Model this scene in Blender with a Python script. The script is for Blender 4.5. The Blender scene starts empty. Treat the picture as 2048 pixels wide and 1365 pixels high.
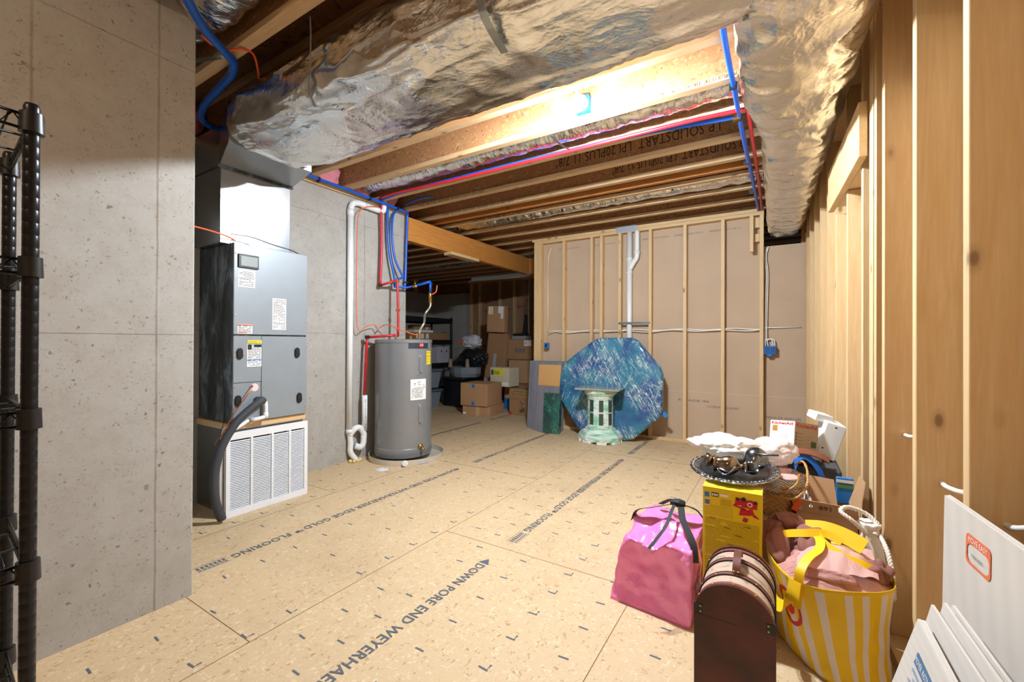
import bpy, bmesh, math, random
from mathutils import Vector, Matrix, noise
from math import pi, sin, cos, radians
random.seed(7)
SC = bpy.context.scene
COL = SC.collection

# ------------------------------------------------------------------ camera
EYE = 1.215                                   # eye height above the subfloor
R3 = Matrix(((0.85004822, -0.00154206, -0.52670261),
             (0.52668812, -0.00548529,  0.8500409),
             (0.00419993,  0.99998377,  0.00385058)))   # columns: right, up, forward
cam_d = bpy.data.cameras.new('camera'); cam = bpy.data.objects.new('camera', cam_d); COL.objects.link(cam)
r_, u_, f_ = R3.col[0], R3.col[1], R3.col[2]
r_ = r_.normalized(); f_ = f_.normalized(); u_ = r_.cross(f_).normalized()
cam.matrix_world = Matrix(((r_[0], u_[0], -f_[0], 0), (r_[1], u_[1], -f_[1], 0), (r_[2], u_[2], -f_[2], EYE), (0, 0, 0, 1)))
cam_d.sensor_width = 36; cam_d.lens = 857/2048*36; cam_d.clip_start = 0.05
SC.camera = cam

# ------------------------------------------------------------------ world and exposure
w = bpy.data.worlds.new('world'); SC.world = w; w.use_nodes = True
w.node_tree.nodes['Background'].inputs[0].default_value = (.9, 0.95, 1, 1)
w.node_tree.nodes['Background'].inputs[1].default_value = 0.05
SC.view_settings.view_transform = 'Standard'; SC.view_settings.look = 'None'
SC.view_settings.gamma = 1; SC.view_settings.use_curve_mapping = False
SC.view_settings.exposure = -0.08
SC.cycles.max_bounces = 6; SC.cycles.diffuse_bounces = 4; SC.cycles.glossy_bounces = 3
SC.cycles.adaptive_threshold = .09; SC.cycles.caustics_refractive = False
SC.cycles.sample_clamp_indirect = 6.0
LAMP_MAIN = 6700.0      # radiance of the twin bulbs in the joist bay
LAMP_REAR = 1050.0      # radiance of the unseen bulbs behind the camera, one inferred and one added as fill
COOL = (.84, 0.93, 1.0); WARM = (1.0, 0.79, 0.57)

# ------------------------------------------------------------------ materials
def srgb(h):
    if isinstance(h, str):
        h = h.lstrip('#'); v = [int(h[i:i+2], 16)/255 for i in (0, 2, 4)]
    else: v = h
    return tuple(c/12.92 if c <= .04045 else ((c+.055)/1.055)**2.4 for c in v)
class NT:
    def __init__(s, name):
        s.m = bpy.data.materials.new(name); s.m.use_nodes = True; s.t = s.m.node_tree
        s.n = s.t.nodes; s.l = s.t.links; s.b = s.n['Principled BSDF']
    def add(s, typ, **kw):
        n = s.n.new('ShaderNode'+typ)
        for k, v in kw.items():
            if k.startswith('_'): setattr(n, k[1:], v)
            else:
                i = n.inputs[int(k[1:])] if k[0] == 'i' and k[1:].isdigit() else n.inputs[k]
                s.put(i, v)
        return n
    def put(s, i, v):
        if hasattr(v, 'links') and hasattr(v, 'is_output'): s.l.new(v, i)
        elif isinstance(v, (tuple, list)) and len(v) == 3 and i.type == 'RGBA': i.default_value = (*v, 1)
        else: i.default_value = v
    def set(s, **kw):
        for k, v in kw.items(): s.put(s.b.inputs[k.replace('_', ' ')], v)
    def co(s, scale=(1, 1, 1), rnd=False, kind='Object'):
        c = s.add('TexCoord').outputs[kind]
        if rnd:
            oi = s.add('ObjectInfo')
            mlt = s.add('VectorMath', _operation='SCALE', i0=(13.1, 7.7, 5.3)); s.l.new(oi.outputs['Random'], mlt.inputs['Scale'])
            a = s.add('VectorMath', _operation='ADD', i0=c, i1=mlt.outputs[0]); c = a.outputs[0]
        return s.add('VectorMath', _operation='MULTIPLY', i0=c, i1=tuple(scale)).outputs[0]
    def noise(s, co, scale=5, detail=4, rough=.55, dist=0):
        return s.add('TexNoise', Vector=co, Scale=scale, Detail=detail, Roughness=rough, Distortion=dist).outputs['Fac']
    def ramp(s, fac, *stops, mode='LINEAR'):
        r = s.add('ValToRGB', Fac=fac); e = r.color_ramp.elements; r.color_ramp.interpolation = mode
        while len(e) < len(stops): e.new(.5)
        for el, (p, c) in zip(e, stops):
            el.position = p; el.color = (*c, 1) if len(c) == 3 else c
        return r.outputs[0]
    def mix(s, fac, a, b, mode='MIX'):
        m = s.add('MixRGB', _blend_type=mode); s.put(m.inputs[0], fac); s.put(m.inputs[1], a); s.put(m.inputs[2], b); return m.outputs[0]
    def math(s, op, a, b=0.0):
        return s.add('Math', _operation=op, i0=a, i1=b).outputs[0]
    def bump(s, h, strength=.3, dist=.01):
        s.put(s.b.inputs['Normal'], s.add('Bump', Height=h, Strength=strength, Distance=dist).outputs[0])
MATS = {}
def plain(name, col, rough=.5, metal=0.0, **kw):
    if name in MATS: return MATS[name]
    N = NT(name); c = srgb(col)
    co = N.co((1, 1, 1)); f = N.noise(co, 9, 3)
    N.set(Base_Color=N.mix(f, tuple(x*.93 for x in c), tuple(min(1, x*1.06) for x in c)), Roughness=rough, Metallic=metal)
    for k, v in kw.items(): N.set(**{k: v})
    MATS[name] = N.m; return N.m
def emis(name, col, strength):
    N = NT(name); N.set(Base_Color=(1, 1, 1), Emission_Color=col, Emission_Strength=strength); N.m.cycles.emission_sampling = 'FRONT_BACK'; return N.m

def wood(name, c1, c2, axis='Z', knots=True, rough=.6):
    N = NT(name); sc = {'X': (1, 14, 14), 'Y': (14, 1, 14), 'Z': (14, 14, 1)}[axis]
    co = N.co(sc, rnd=True)
    g = N.ramp(N.noise(co, 1.6, 5, .62, 1.6), (.3, (0, 0, 0)), (.7, (1, 1, 1)))
    g2 = N.noise(N.co(tuple(k*3 for k in sc), rnd=True), 3.0, 3)
    c = N.mix(g, srgb(c1), srgb(c2))
    c = N.mix(N.math('MULTIPLY', g2, .5), c, tuple(x*.66 for x in srgb(c2)))
    oi = N.add('ObjectInfo').outputs['Random']
    c = N.mix(N.math('MULTIPLY', oi, .22), c, srgb('#c9915a'))
    if knots:
        ks = {'X': (2.4, 5, 5), 'Y': (5, 2.4, 5), 'Z': (5, 5, 2.4)}[axis]
        v = N.add('TexVoronoi', Vector=N.co(ks, rnd=True), Scale=1.5, Randomness=1.0).outputs['Distance']
        k = N.ramp(v, (.0, (1, 1, 1)), (.07, (.85, .85, .85)), (.10, (.3, .3, .3)), (.17, (0, 0, 0)))
        c = N.mix(N.math('MULTIPLY', k, .8), c, srgb('#6b4226'))
    N.set(Base_Color=c, Roughness=rough); N.bump(g2, .15, .002)
    return N.m
def osb(name, base, dark, light, scale=1.0, stain=True):
    N = NT(name)
    co = N.co((1, 1, 1)); wob = N.noise(co, 7*scale, 3)
    cols = None
    layers = []
    for k, (sx, sy) in enumerate(((16, 62), (34, 30), (60, 18))):
        base_co = N.add('VectorMath', _operation='ADD', i0=co, i1=(k*3.3, k*1.7, k*.9)).outputs[0]
        ad = N.add('VectorMath', _operation='SCALE', i0=N.add('TexNoise', Vector=base_co, Scale=3.2*scale, Detail=2).outputs['Color']); ad.inputs['Scale'].default_value = .12
        cc = N.add('VectorMath', _operation='ADD', i0=base_co, i1=ad.outputs[0]).outputs[0]
        cc = N.add('VectorMath', _operation='MULTIPLY', i0=cc, i1=(sx*scale, sy*scale, 40*scale)).outputs[0]
        v = N.add('TexVoronoi', Vector=cc, Scale=1.0)
        layers.append((v.outputs['Color'], v.outputs['Distance']))
    sel = N.noise(co, 22*scale, 2)
    a = N.mix(N.ramp(sel, (.42, (0, 0, 0)), (.5, (1, 1, 1))), layers[0][0], layers[1][0])
    a = N.mix(N.ramp(N.noise(co, 31*scale, 2), (.48, (0, 0, 0)), (.56, (1, 1, 1))), a, layers[2][0])
    val = N.add('SeparateColor', Color=a).outputs[0]
    c = N.ramp(val, (0, srgb(dark)), (.14, srgb(base)), (.78, srgb(base)), (1, srgb(light)))
    fine = N.noise(N.add('VectorMath', _operation='MULTIPLY', i0=co, i1=(60, 190, 60)).outputs[0], 1.2, 3)
    c = N.mix(N.math('MULTIPLY', fine, .4), c, srgb(dark))
    if stain:
        s = N.ramp(N.noise(co, 1.1, 5, .65), (.5, (0, 0, 0)), (.72, (1, 1, 1)))
        c = N.mix(N.math('MULTIPLY', s, .28), c, srgb('#8a6f50'))
    N.set(Base_Color=c, Roughness=.62); N.bump(val, .12, .002)
    return N.m
def concrete(name, lines_y=(), lines_z=(), base='#b9b7b2'):
    N = NT(name); co = N.co((1, 1, 1))
    big = N.noise(co, 1.3, 5, .6); mid = N.noise(co, 9, 6, .65); fine = N.noise(co, 90, 3)
    c = N.mix(big, tuple(x*.74 for x in srgb(base)), tuple(min(1, x*1.12) for x in srgb(base)))
    c = N.mix(N.ramp(mid, (.35, (0, 0, 0)), (.75, (.6, .6, .6))), c, srgb('#9c958a'))
    c = N.mix(N.math('MULTIPLY', fine, .35), c, srgb('#8d8a86'))
    c = N.mix(N.ramp(N.noise(N.co((1, 1, .35)), 2.3, 4), (.6, (0, 0, 0)), (.8, (.3, .3, .3))), c, srgb('#b7a084'))
    cow = N.add('VectorMath', _operation='ADD', i0=co, i1=N.add('VectorMath', _operation='MULTIPLY', i0=N.add('TexNoise', Vector=co, Scale=46, Detail=5, Roughness=.8).outputs['Color'], i1=(.05, .05, .05)).outputs[0]).outputs[0]
    pits = None
    for sc_, th in ((17, .11), (44, .17), (95, .20), (8, .05)):
        v = N.add('TexVoronoi', Vector=cow, Scale=sc_).outputs['Distance']
        msk = N.ramp(N.noise(co, sc_*.25, 2), (.47, (0, 0, 0)), (.56, (1, 1, 1)))
        p = N.math('MULTIPLY', N.math('LESS_THAN', v, th), msk)
        pits = p if pits is None else N.math('MAXIMUM', pits, p)
    c = N.mix(N.math('MULTIPLY', pits, .7), c, srgb('#54493d'))
    xyz = N.add('SeparateXYZ', Vector=N.add('VectorMath', _operation='ADD', i0=co, i1=N.add('VectorMath', _operation='MULTIPLY', i0=N.add('TexNoise', Vector=co, Scale=6, Detail=4).outputs['Color'], i1=(.008, .008, .008)).outputs[0]).outputs[0])
    ln = None
    for ax, L in ((1, lines_y), (2, lines_z)):
        for q in L:
            d = N.math('ABSOLUTE', N.math('SUBTRACT', xyz.outputs[ax], q+.004))
            l = N.math('SUBTRACT', 1.0, N.math('MINIMUM', N.math('DIVIDE', d, .007 if ax == 1 else .004), 1.0))
            ln = l if ln is None else N.math('MAXIMUM', ln, l)
    if ln is not None:
        c = N.mix(N.math('MULTIPLY', ln, N.math('MULTIPLY', mid, .95)), c, srgb('#6e5c45'))
    h = N.math('SUBTRACT', N.math('MULTIPLY', mid, .35), pits)
    if ln is not None: h = N.math('ADD', h, N.math('MULTIPLY', ln, mid))
    N.set(Base_Color=c, Roughness=.85); N.bump(h, .45, .006)
    return N.m
def foil(name, tint='#f1efec', rough=.19, grid=True, amp=.5, fold=(1, 1, 1)):
    """crumpled reinforced foil: creased facets over long soft folds"""
    N = NT(name); co0 = N.co((1, 1, 1)); co = N.co(fold)
    ds = N.add('VectorMath', _operation='SCALE', i0=N.add('TexNoise', Vector=co0, Scale=5, Detail=4).outputs['Color']); ds.inputs['Scale'].default_value = .16
    cd = N.add('VectorMath', _operation='ADD', i0=co, i1=ds.outputs[0]).outputs[0]
    h = None
    for sc_, k in ((4, .55), (13, .34), (36, .12)):
        v = N.math('MULTIPLY', N.add('TexVoronoi', Vector=cd, Scale=sc_).outputs['Distance'], k)
        h = v if h is None else N.math('ADD', h, v)
    big = N.ramp(N.noise(co0, 2.2, 3), (.35, (.15, .15, .15)), (.68, (1, 1, 1)))
    h = N.math('MULTIPLY', h, big)
    if grid:
        wv = None
        for k in ((1, 1, 1), (1, -1, 1)):
            wf = N.add('TexWave', Vector=N.co(k), Scale=24, Distortion=.2, _wave_type='BANDS', _bands_direction='DIAGONAL').outputs['Fac']
            wf = N.ramp(wf, (.9, (0, 0, 0)), (1, (1, 1, 1))); wv = wf if wv is None else N.mix(1.0, wv, wf, 'LIGHTEN')
        h = N.math('ADD', h, N.math('MULTIPLY', wv, .012))
    c = N.mix(N.noise(co0, 3, 3), tuple(x*.86 for x in srgb(tint)), srgb(tint))
    N.set(Base_Color=c, Metallic=1.0, Roughness=N.ramp(N.noise(co0, 5, 4), (.3, (rough*.7,)*3), (.7, (rough*1.6,)*3)))
    N.bump(h, amp, .03); return N.m
def cardboard(name, base='#b08a62', rough=.8, axis=(1, 1, 1)):
    N = NT(name); co = N.co((1, 1, 1))
    f = N.noise(co, 3, 4); g = N.add('TexWave', Vector=co, Scale=60, Distortion=.3, _bands_direction='X').outputs['Fac']
    c = N.mix(f, tuple(x*.86 for x in srgb(base)), tuple(min(1, x*1.08) for x in srgb(base)))
    N.set(Base_Color=N.mix(N.math('MULTIPLY', g, .06), c, srgb('#6b4c30')), Roughness=rough)
    N.bump(N.math('ADD', f, N.math('MULTIPLY', g, .1)), .12, .004); return N.m
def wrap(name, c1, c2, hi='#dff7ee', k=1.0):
    """layers of tinted stretch film: crease glints and sparkle painted into the colour"""
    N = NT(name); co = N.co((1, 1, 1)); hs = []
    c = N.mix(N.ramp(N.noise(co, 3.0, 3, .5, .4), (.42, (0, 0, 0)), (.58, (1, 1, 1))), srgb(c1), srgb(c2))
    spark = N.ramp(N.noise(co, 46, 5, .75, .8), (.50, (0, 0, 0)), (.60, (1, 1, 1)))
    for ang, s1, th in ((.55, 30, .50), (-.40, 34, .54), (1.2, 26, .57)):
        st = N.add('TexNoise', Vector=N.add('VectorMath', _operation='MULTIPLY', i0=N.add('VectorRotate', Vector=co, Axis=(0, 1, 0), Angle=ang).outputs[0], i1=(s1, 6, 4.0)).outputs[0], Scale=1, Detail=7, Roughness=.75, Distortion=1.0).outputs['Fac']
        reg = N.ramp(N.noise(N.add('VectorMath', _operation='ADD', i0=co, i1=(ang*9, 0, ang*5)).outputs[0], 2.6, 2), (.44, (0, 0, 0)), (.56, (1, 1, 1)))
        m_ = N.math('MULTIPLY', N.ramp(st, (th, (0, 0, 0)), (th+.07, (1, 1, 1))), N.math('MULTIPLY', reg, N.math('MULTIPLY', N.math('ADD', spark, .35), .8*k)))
        c = N.mix(m_, c, srgb(hi)); hs.append(st)  # film highlights go into the base colour as pale streaks
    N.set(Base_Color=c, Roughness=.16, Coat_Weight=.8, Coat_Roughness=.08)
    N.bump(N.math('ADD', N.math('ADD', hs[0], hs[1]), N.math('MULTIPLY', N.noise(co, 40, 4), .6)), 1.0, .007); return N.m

M = {}
M['stud'] = wood('pine_upright', '#e8cfa4', '#dcb985', 'Z')
M['stud_x'] = wood('pine_board_across', '#e8cfa4', '#dab783', 'X')
M['stud_y'] = wood('pine_board_along', '#e8cfa4', '#dab783', 'Y')
M['flange'] = wood('joist_flange_pine', '#e2cba6', '#cfab7c', 'X')
M['lvl'] = wood('laminated_veneer', '#d99a4e', '#c07a33', 'Y', knots=False)
M['lvlx'] = wood('laminated_veneer_joist', '#d08d48', '#b46f31', 'X')
M['floor'] = osb('osb_subfloor', '#d3ba95', '#b08f66', '#e5d3b0', 1.7)
M['web'] = osb('osb_joist_web', '#b08258', '#7a5232', '#d0a676', 1.2, stain=False)
M['deck'] = osb('osb_deck', '#9a6b42', '#5e3c22', '#b78655', .8, stain=False)
M['conc1'] = concrete('concrete_form_lines', (.41, .80), (1.247, 2.505))
M['conc2'] = concrete('concrete_panel_lines', (3.03,), (1.30, 2.443))
M['conc3'] = concrete('concrete_back_room', (), (1.2,))
M['foil'] = foil('foil_insulation', fold=(.8, 1.6, 1.6))
M['foil_trunk'] = foil('foil_insulation_trunk', fold=(1.6, .8, 1.6))
M['foil_flex'] = foil('foil_flex_sleeve', '#e9e7e4', .15, grid=False, amp=.9, fold=(3.2, 1.2, 1.2))
M['galv'] = plain('galvanized_sheet', '#9ea4a9', .27, .95)
M['kraft'] = cardboard('kraft_gypsum_back', '#c3ab92', .9)
M['card'] = cardboard('corrugated_cardboard', '#ba916a')
M['card_d'] = cardboard('worn_cardboard', '#a37c57')
M['card_w'] = cardboard('white_faced_cardboard', '#d6cfc7')
M['pvc'] = plain('white_pvc', '#e9ebec', .35)
M['blue'] = plain('blue_pex', '#0f57c4', .32)
M['red'] = plain('red_pex', '#c3222d', .32)
M['black'] = plain('black_plastic', '#1b1c1f', .4)
M['blackm'] = plain('black_powder_coat', '#26272b', .32, .5)
M['unit'] = plain('grey_painted_steel', '#929ba3', .38, .25)
Nu = NT('scuffed_sheen_steel'); cu_ = Nu.co((2.2, 2.2, .8)); Nu.set(Base_Color=Nu.ramp(Nu.noise(cu_, 3.2, 6, .7, .6), (.38, srgb('#34383d')), (.50, srgb('#505860')), (.64, srgb('#93a2b0'))), Roughness=.32, Metallic=.6); M['unitd'] = Nu.m  # streaks paint a grey reflection and pale scuffs into the colour
M['white'] = plain('white_painted_steel', '#e6e9ee', .4)
M['paper'] = plain('white_paper', '#eeeeec', .7)
M['ink'] = plain('dark_ink', '#2a2f38', .8)
M['inkb'] = plain('faded_blue_black_ink', '#56606c', .8)
M['inkj'] = plain('joist_stamp_ink', '#3a2b20', .8)
M['copper'] = plain('copper_line', '#b96f40', .3, .9)
M['brass'] = plain('brass', '#c9a45b', .3, 1.0)
M['orange'] = plain('orange_cable', '#e8622a', .45)
M['cablew'] = plain('white_cable', '#eceae4', .45)
M['cabley'] = plain('yellow_cable', '#e2b43c', .45)
M['hose'] = plain('black_foam_hose', '#3b3d42', .65)
M['boxblue'] = plain('blue_electrical_box', '#1c7ad0', .45)
M['fiber'] = plain('pink_fibreglass', '#d98a98', .95)

# ------------------------------------------------------------------ geometry helpers
def chain(o):
    m = o.matrix_basis.copy()
    while o.parent is not None:
        o = o.parent; m = o.matrix_basis @ m
    return m
def props(o, label=None, cat=None, group=None, kind=None):
    if label: o['label'] = label
    if cat: o['category'] = cat
    if group: o['group'] = group
    if kind: o['kind'] = kind
    return o
def thing(name, loc, label, cat, group=None, rz=0.0):
    o = bpy.data.objects.new(name, None); COL.objects.link(o); o.location = loc; o.rotation_euler = (0, 0, rz)
    o.empty_display_size = .05
    return props(o, label, cat, group)
class MB:
    def __init__(s): s.bm = bmesh.new(); s.mi = 0
    def _mark(s, faces):
        for f in faces: f.material_index = s.mi
    def box(s, x0, x1, y0, y1, z0, z1, bev=0.0, T=None):
        n0 = len(s.bm.verts)
        r = bmesh.ops.create_cube(s.bm, size=1.0, matrix=Matrix.Translation(((x0+x1)/2, (y0+y1)/2, (z0+z1)/2)) @ Matrix.Diagonal((abs(x1-x0), abs(y1-y0), abs(z1-z0), 1)))
        vs = r['verts']; fs = set(f for v in vs for f in v.link_faces); s._mark(fs)
        if bev:
            es = list(set(e for v in vs for e in v.link_edges))
            rr = bmesh.ops.bevel(s.bm, geom=es, offset=bev, segments=1, affect='EDGES', profile=.6)
            vs = list(set(v for f in rr['faces'] for v in f.verts) | set(v for v in vs if v.is_valid))
            s._mark(rr['faces'])
        if T is not None: bmesh.ops.transform(s.bm, matrix=T, verts=[v for v in vs if v.is_valid])
        return s
    def quad(s, *p):
        f = s.bm.faces.new([s.bm.verts.new(q) for q in p]); f.material_index = s.mi; return s
    def prism(s, poly, h, T=None, bev=0.0):
        """poly: 2d points in the XY plane, raised from 0 to h along Z, then moved by T"""
        a = [s.bm.verts.new((x, y, 0)) for x, y in poly]; b = [s.bm.verts.new((x, y, h)) for x, y in poly]
        fs = [s.bm.faces.new(a[::-1]), s.bm.faces.new(b)]
        for i in range(len(a)):
            j = (i+1) % len(a); fs.append(s.bm.faces.new((a[i], a[j], b[j], b[i])))
        s._mark(fs); vs = a+b
        if bev:
            es = list(set(e for v in vs for e in v.link_edges))
            rr = bmesh.ops.bevel(s.bm, geom=es, offset=bev, segments=2, affect='EDGES')
            vs = list(set(v for f in rr['faces'] for v in f.verts) | set(v for v in vs if v.is_valid)); s._mark(rr['faces'])
        if T is not None: bmesh.ops.transform(s.bm, matrix=T, verts=[v for v in vs if v.is_valid])
        return s
    def rings(s, rings, cap=True, closed=True):
        vv = [[s.bm.verts.new(p) for p in r] for r in rings]; fs = []
        for a, b in zip(vv, vv[1:]):
            n = len(a)
            for i in range(n if closed else n-1):
                j = (i+1) % n; fs.append(s.bm.faces.new((a[i], a[j], b[j], b[i])))
        if cap and closed:
            fs.append(s.bm.faces.new(vv[0][::-1])); fs.append(s.bm.faces.new(vv[-1]))
        s._mark(fs); return s
    def tube(s, pts, r, seg=10, smooth=0, cap=True):
        pts = [Vector(p) for p in pts]
        if smooth: pts = spline(pts, smooth)
        rs = r if isinstance(r, (list, tuple)) else None
        t = (pts[1]-pts[0]).normalized(); up = Vector((0, 0, 1)) if abs(t.z) < .9 else Vector((1, 0, 0))
        nrm = t.cross(up).normalized(); out = []
        for i, p in enumerate(pts):
            tt = (pts[min(i+1, len(pts)-1)]-pts[max(i-1, 0)]).normalized()
            nrm = (nrm-tt*nrm.dot(tt)).normalized(); bn = tt.cross(nrm)
            rad = rs[min(len(rs)-1, int(i*len(rs)/len(pts)))] if rs else (r(i/(len(pts)-1)) if callable(r) else r)
            out.append([p+(nrm*cos(2*pi*k/seg)+bn*sin(2*pi*k/seg))*rad for k in range(seg)])
        return s.rings(out, cap)
    def ribbon(s, pts, w, th=.002, smooth=0, side=None):
        """flat strap: pts centre line, side: the direction of its width (vector or list)"""
        pts = [Vector(p) for p in pts]; n = len(pts)
        if smooth:
            if side is not None and isinstance(side, list): side = spline([Vector(q) for q in side], smooth)
            pts = spline(pts, smooth)
        out = []
        for i, p in enumerate(pts):
            t = (pts[min(i+1, len(pts)-1)]-pts[max(i-1, 0)]).normalized()
            sd = (Vector(side[i]) if isinstance(side, list) else Vector(side)); sd = (sd-t*sd.dot(t)).normalized(); nn = t.cross(sd)
            out.append([p+sd*w/2+nn*th/2, p-sd*w/2+nn*th/2, p-sd*w/2-nn*th/2, p+sd*w/2-nn*th/2])
        return s.rings(out)
    def lathe(s, prof, c=(0, 0, 0), seg=32, T=None, cap=True):
        T = T or Matrix.Translation(c)
        return s.rings([[T @ Vector((r*cos(2*pi*k/seg), r*sin(2*pi*k/seg), z)) for k in range(seg)] for r, z in prof], cap)
    def cyl(s, a, b, r, seg=16): return s.tube([a, b], r, seg)
    def grid(s, f, nu, nv, closed_u=False):
        vv = [[s.bm.verts.new(f(i/(nu if closed_u else nu-1), j/(nv-1))) for i in range(nu)] for j in range(nv)]; fs = []
        for j in range(nv-1):
            for i in range(nu if closed_u else nu-1):
                k = (i+1) % nu; fs.append(s.bm.faces.new((vv[j][i], vv[j][k], vv[j+1][k], vv[j+1][i])))
        s._mark(fs); return s
    def blob(s, c, r, sub=4, amp=.12, sc=2.0, seed=0, squash=None):
        rr = bmesh.ops.create_icosphere(s.bm, subdivisions=sub, radius=1.0); c = Vector(c); r = Vector(r)
        for v in rr['verts']:
            d = v.co.normalized(); n = noise.fractal(d*sc+Vector((seed, seed*.7, 0)), 1.0, 2.0, 4)
            k = 1+amp*n; v.co = Vector((c.x+d.x*r.x*k, c.y+d.y*r.y*k, c.z+d.z*r.z*k))
            if squash is not None and v.co.z < squash: v.co.z = squash
        s._mark(set(f for v in rr['verts'] for f in v.link_faces)); return s
    def build(s, name, mats, parent=None, label=None, cat=None, group=None, kind=None, smooth=False, local=False, sub=0, solid=0, auto=False):
        me = bpy.data.meshes.new(name); bmesh.ops.recalc_face_normals(s.bm, faces=s.bm.faces[:])
        o = bpy.data.objects.new(name, me)
        if parent is not None:
            o.parent = parent
            if not local: bmesh.ops.transform(s.bm, matrix=chain(parent).inverted(), verts=s.bm.verts[:])
        elif not local and kind != 'structure':
            vs = s.bm.verts; n = max(1, len(vs)); b = Vector((sum(v.co.x for v in vs)/n, sum(v.co.y for v in vs)/n, min(v.co.z for v in vs)))
            bmesh.ops.translate(s.bm, vec=-b, verts=s.bm.verts[:]); o.location = b
        s.bm.to_mesh(me); s.bm.free()
        for m in (mats if isinstance(mats, (list, tuple)) else [mats]): me.materials.append(M[m] if isinstance(m, str) else m)
        if smooth:
            for p in me.polygons: p.use_smooth = True
            if auto:
                try: me.set_sharp_from_angle(angle=radians(35))
                except Exception: pass
        if solid: md = o.modifiers.new('thickness', 'SOLIDIFY'); md.thickness = solid; md.offset = 0
        if sub: md = o.modifiers.new('smooth', 'SUBSURF'); md.levels = sub; md.render_levels = sub
        COL.objects.link(o); return props(o, label, cat, group, kind)
def spline(pts, n):
    out = []; P = [pts[0]]+list(pts)+[pts[-1]]
    for i in range(1, len(P)-2):
        a, b, c, d = P[i-1], P[i], P[i+1], P[i+2]
        for k in range(n):
            t = k/n; out.append(.5*((2*b)+(c-a)*t+(2*a-5*b+4*c-d)*t*t+(3*b-a-3*c+d)*t**3))
    out.append(P[-2]); return out
def frame(o, xd, yd):
    xd = Vector(xd).normalized(); yd = Vector(yd); yd = (yd-xd*yd.dot(xd)).normalized(); zd = xd.cross(yd)
    m = Matrix((xd, yd, zd)).transposed().to_4x4(); m.translation = Vector(o); return m
def text(s, o, xd, yd, L, H, mat, parent, name='lettering', label=None, lift=.0012, bold=0.0):
    """lettering s: lower left corner at o, running along xd, letters up along yd, fitted to L x H"""
    cu = bpy.data.curves.new('t', 'FONT'); cu.body = s; cu.size = 1.0; cu.resolution_u = 2; cu.offset = bold; cu.space_character = 1.05
    t = bpy.data.objects.new('t', cu); COL.objects.link(t)
    me = bpy.data.meshes.new_from_object(t.evaluated_get(bpy.context.evaluated_depsgraph_get()))
    bpy.data.objects.remove(t); bpy.data.curves.remove(cu)
    xs = [v.co.x for v in me.vertices]; ys = [v.co.y for v in me.vertices]
    x0, x1, y0, y1 = min(xs), max(xs), min(ys), max(ys)
    F = frame(o, xd, yd); z = F.col[2].to_3d()
    W = F @ Matrix.Diagonal((L/(x1-x0), H/(y1-y0), 1, 1)) @ Matrix.Translation((-x0, -y0, 0))
    W = Matrix.Translation(z*lift) @ W
    bm = bmesh.new(); bm.from_mesh(me); bpy.data.meshes.remove(me)
    mb = MB(); mb.bm.free(); mb.bm = bm; bmesh.ops.transform(bm, matrix=W, verts=bm.verts[:])
    for f in bm.faces: f.material_index = 0
    return mb.build(name, mat, parent, label)
def tag_on(o, xd, yd, rects, parent, name='label', label=None, lift=.001):
    """flat sticker: rects = (x0, x1, y0, y1, material) drawn one over the other in the plane at o"""
    F = frame(o, xd, yd); z = F.col[2].to_3d(); mb = MB(); mats = []
    for k, (x0, x1, y0, y1, m) in enumerate(rects):
        if m not in mats: mats.append(m)
        mb.mi = mats.index(m)
        l = lift*(1+.35*min(k, 6))
        mb.quad(*[F @ Vector((x, y, l)) for x, y in ((x0, y0), (x1, y0), (x1, y1), (x0, y1))])
    return mb.build(name, mats, parent, label)
def lines_label(w, h, n, mat='ink', bg='paper', margin=.06, seed=1, extra=()):
    """a printed sheet: background and n rows of small print"""
    rd = random.Random(seed); out = [(0, w, 0, h, bg)]; mg = margin*w; step = (h-2*mg)/n
    for i in range(n):
        y = mg+i*step; x = mg
        while x < w-mg:
            L = rd.uniform(.05, .2)*w; x1 = min(w-mg, x+L)
            if rd.random() < .85: out.append((x, x1, y+step*.3, y+step*.62, mat))
            x = x1+w*.03
    return out+list(extra)
def sheet(name, T, w, d, h, mat, parent=None, **kw): ...
ORD = ['first', 'second', 'third', 'fourth', 'fifth', 'sixth', 'seventh', 'eighth', 'ninth', 'tenth', 'eleventh', 'twelfth', 'thirteenth', 'fourteenth', 'fifteenth', 'sixteenth', 'seventeenth', 'eighteenth', 'nineteenth', 'twentieth', 'twenty-first', 'twenty-second', 'twenty-third', 'twenty-fourth', 'twenty-fifth']
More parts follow.
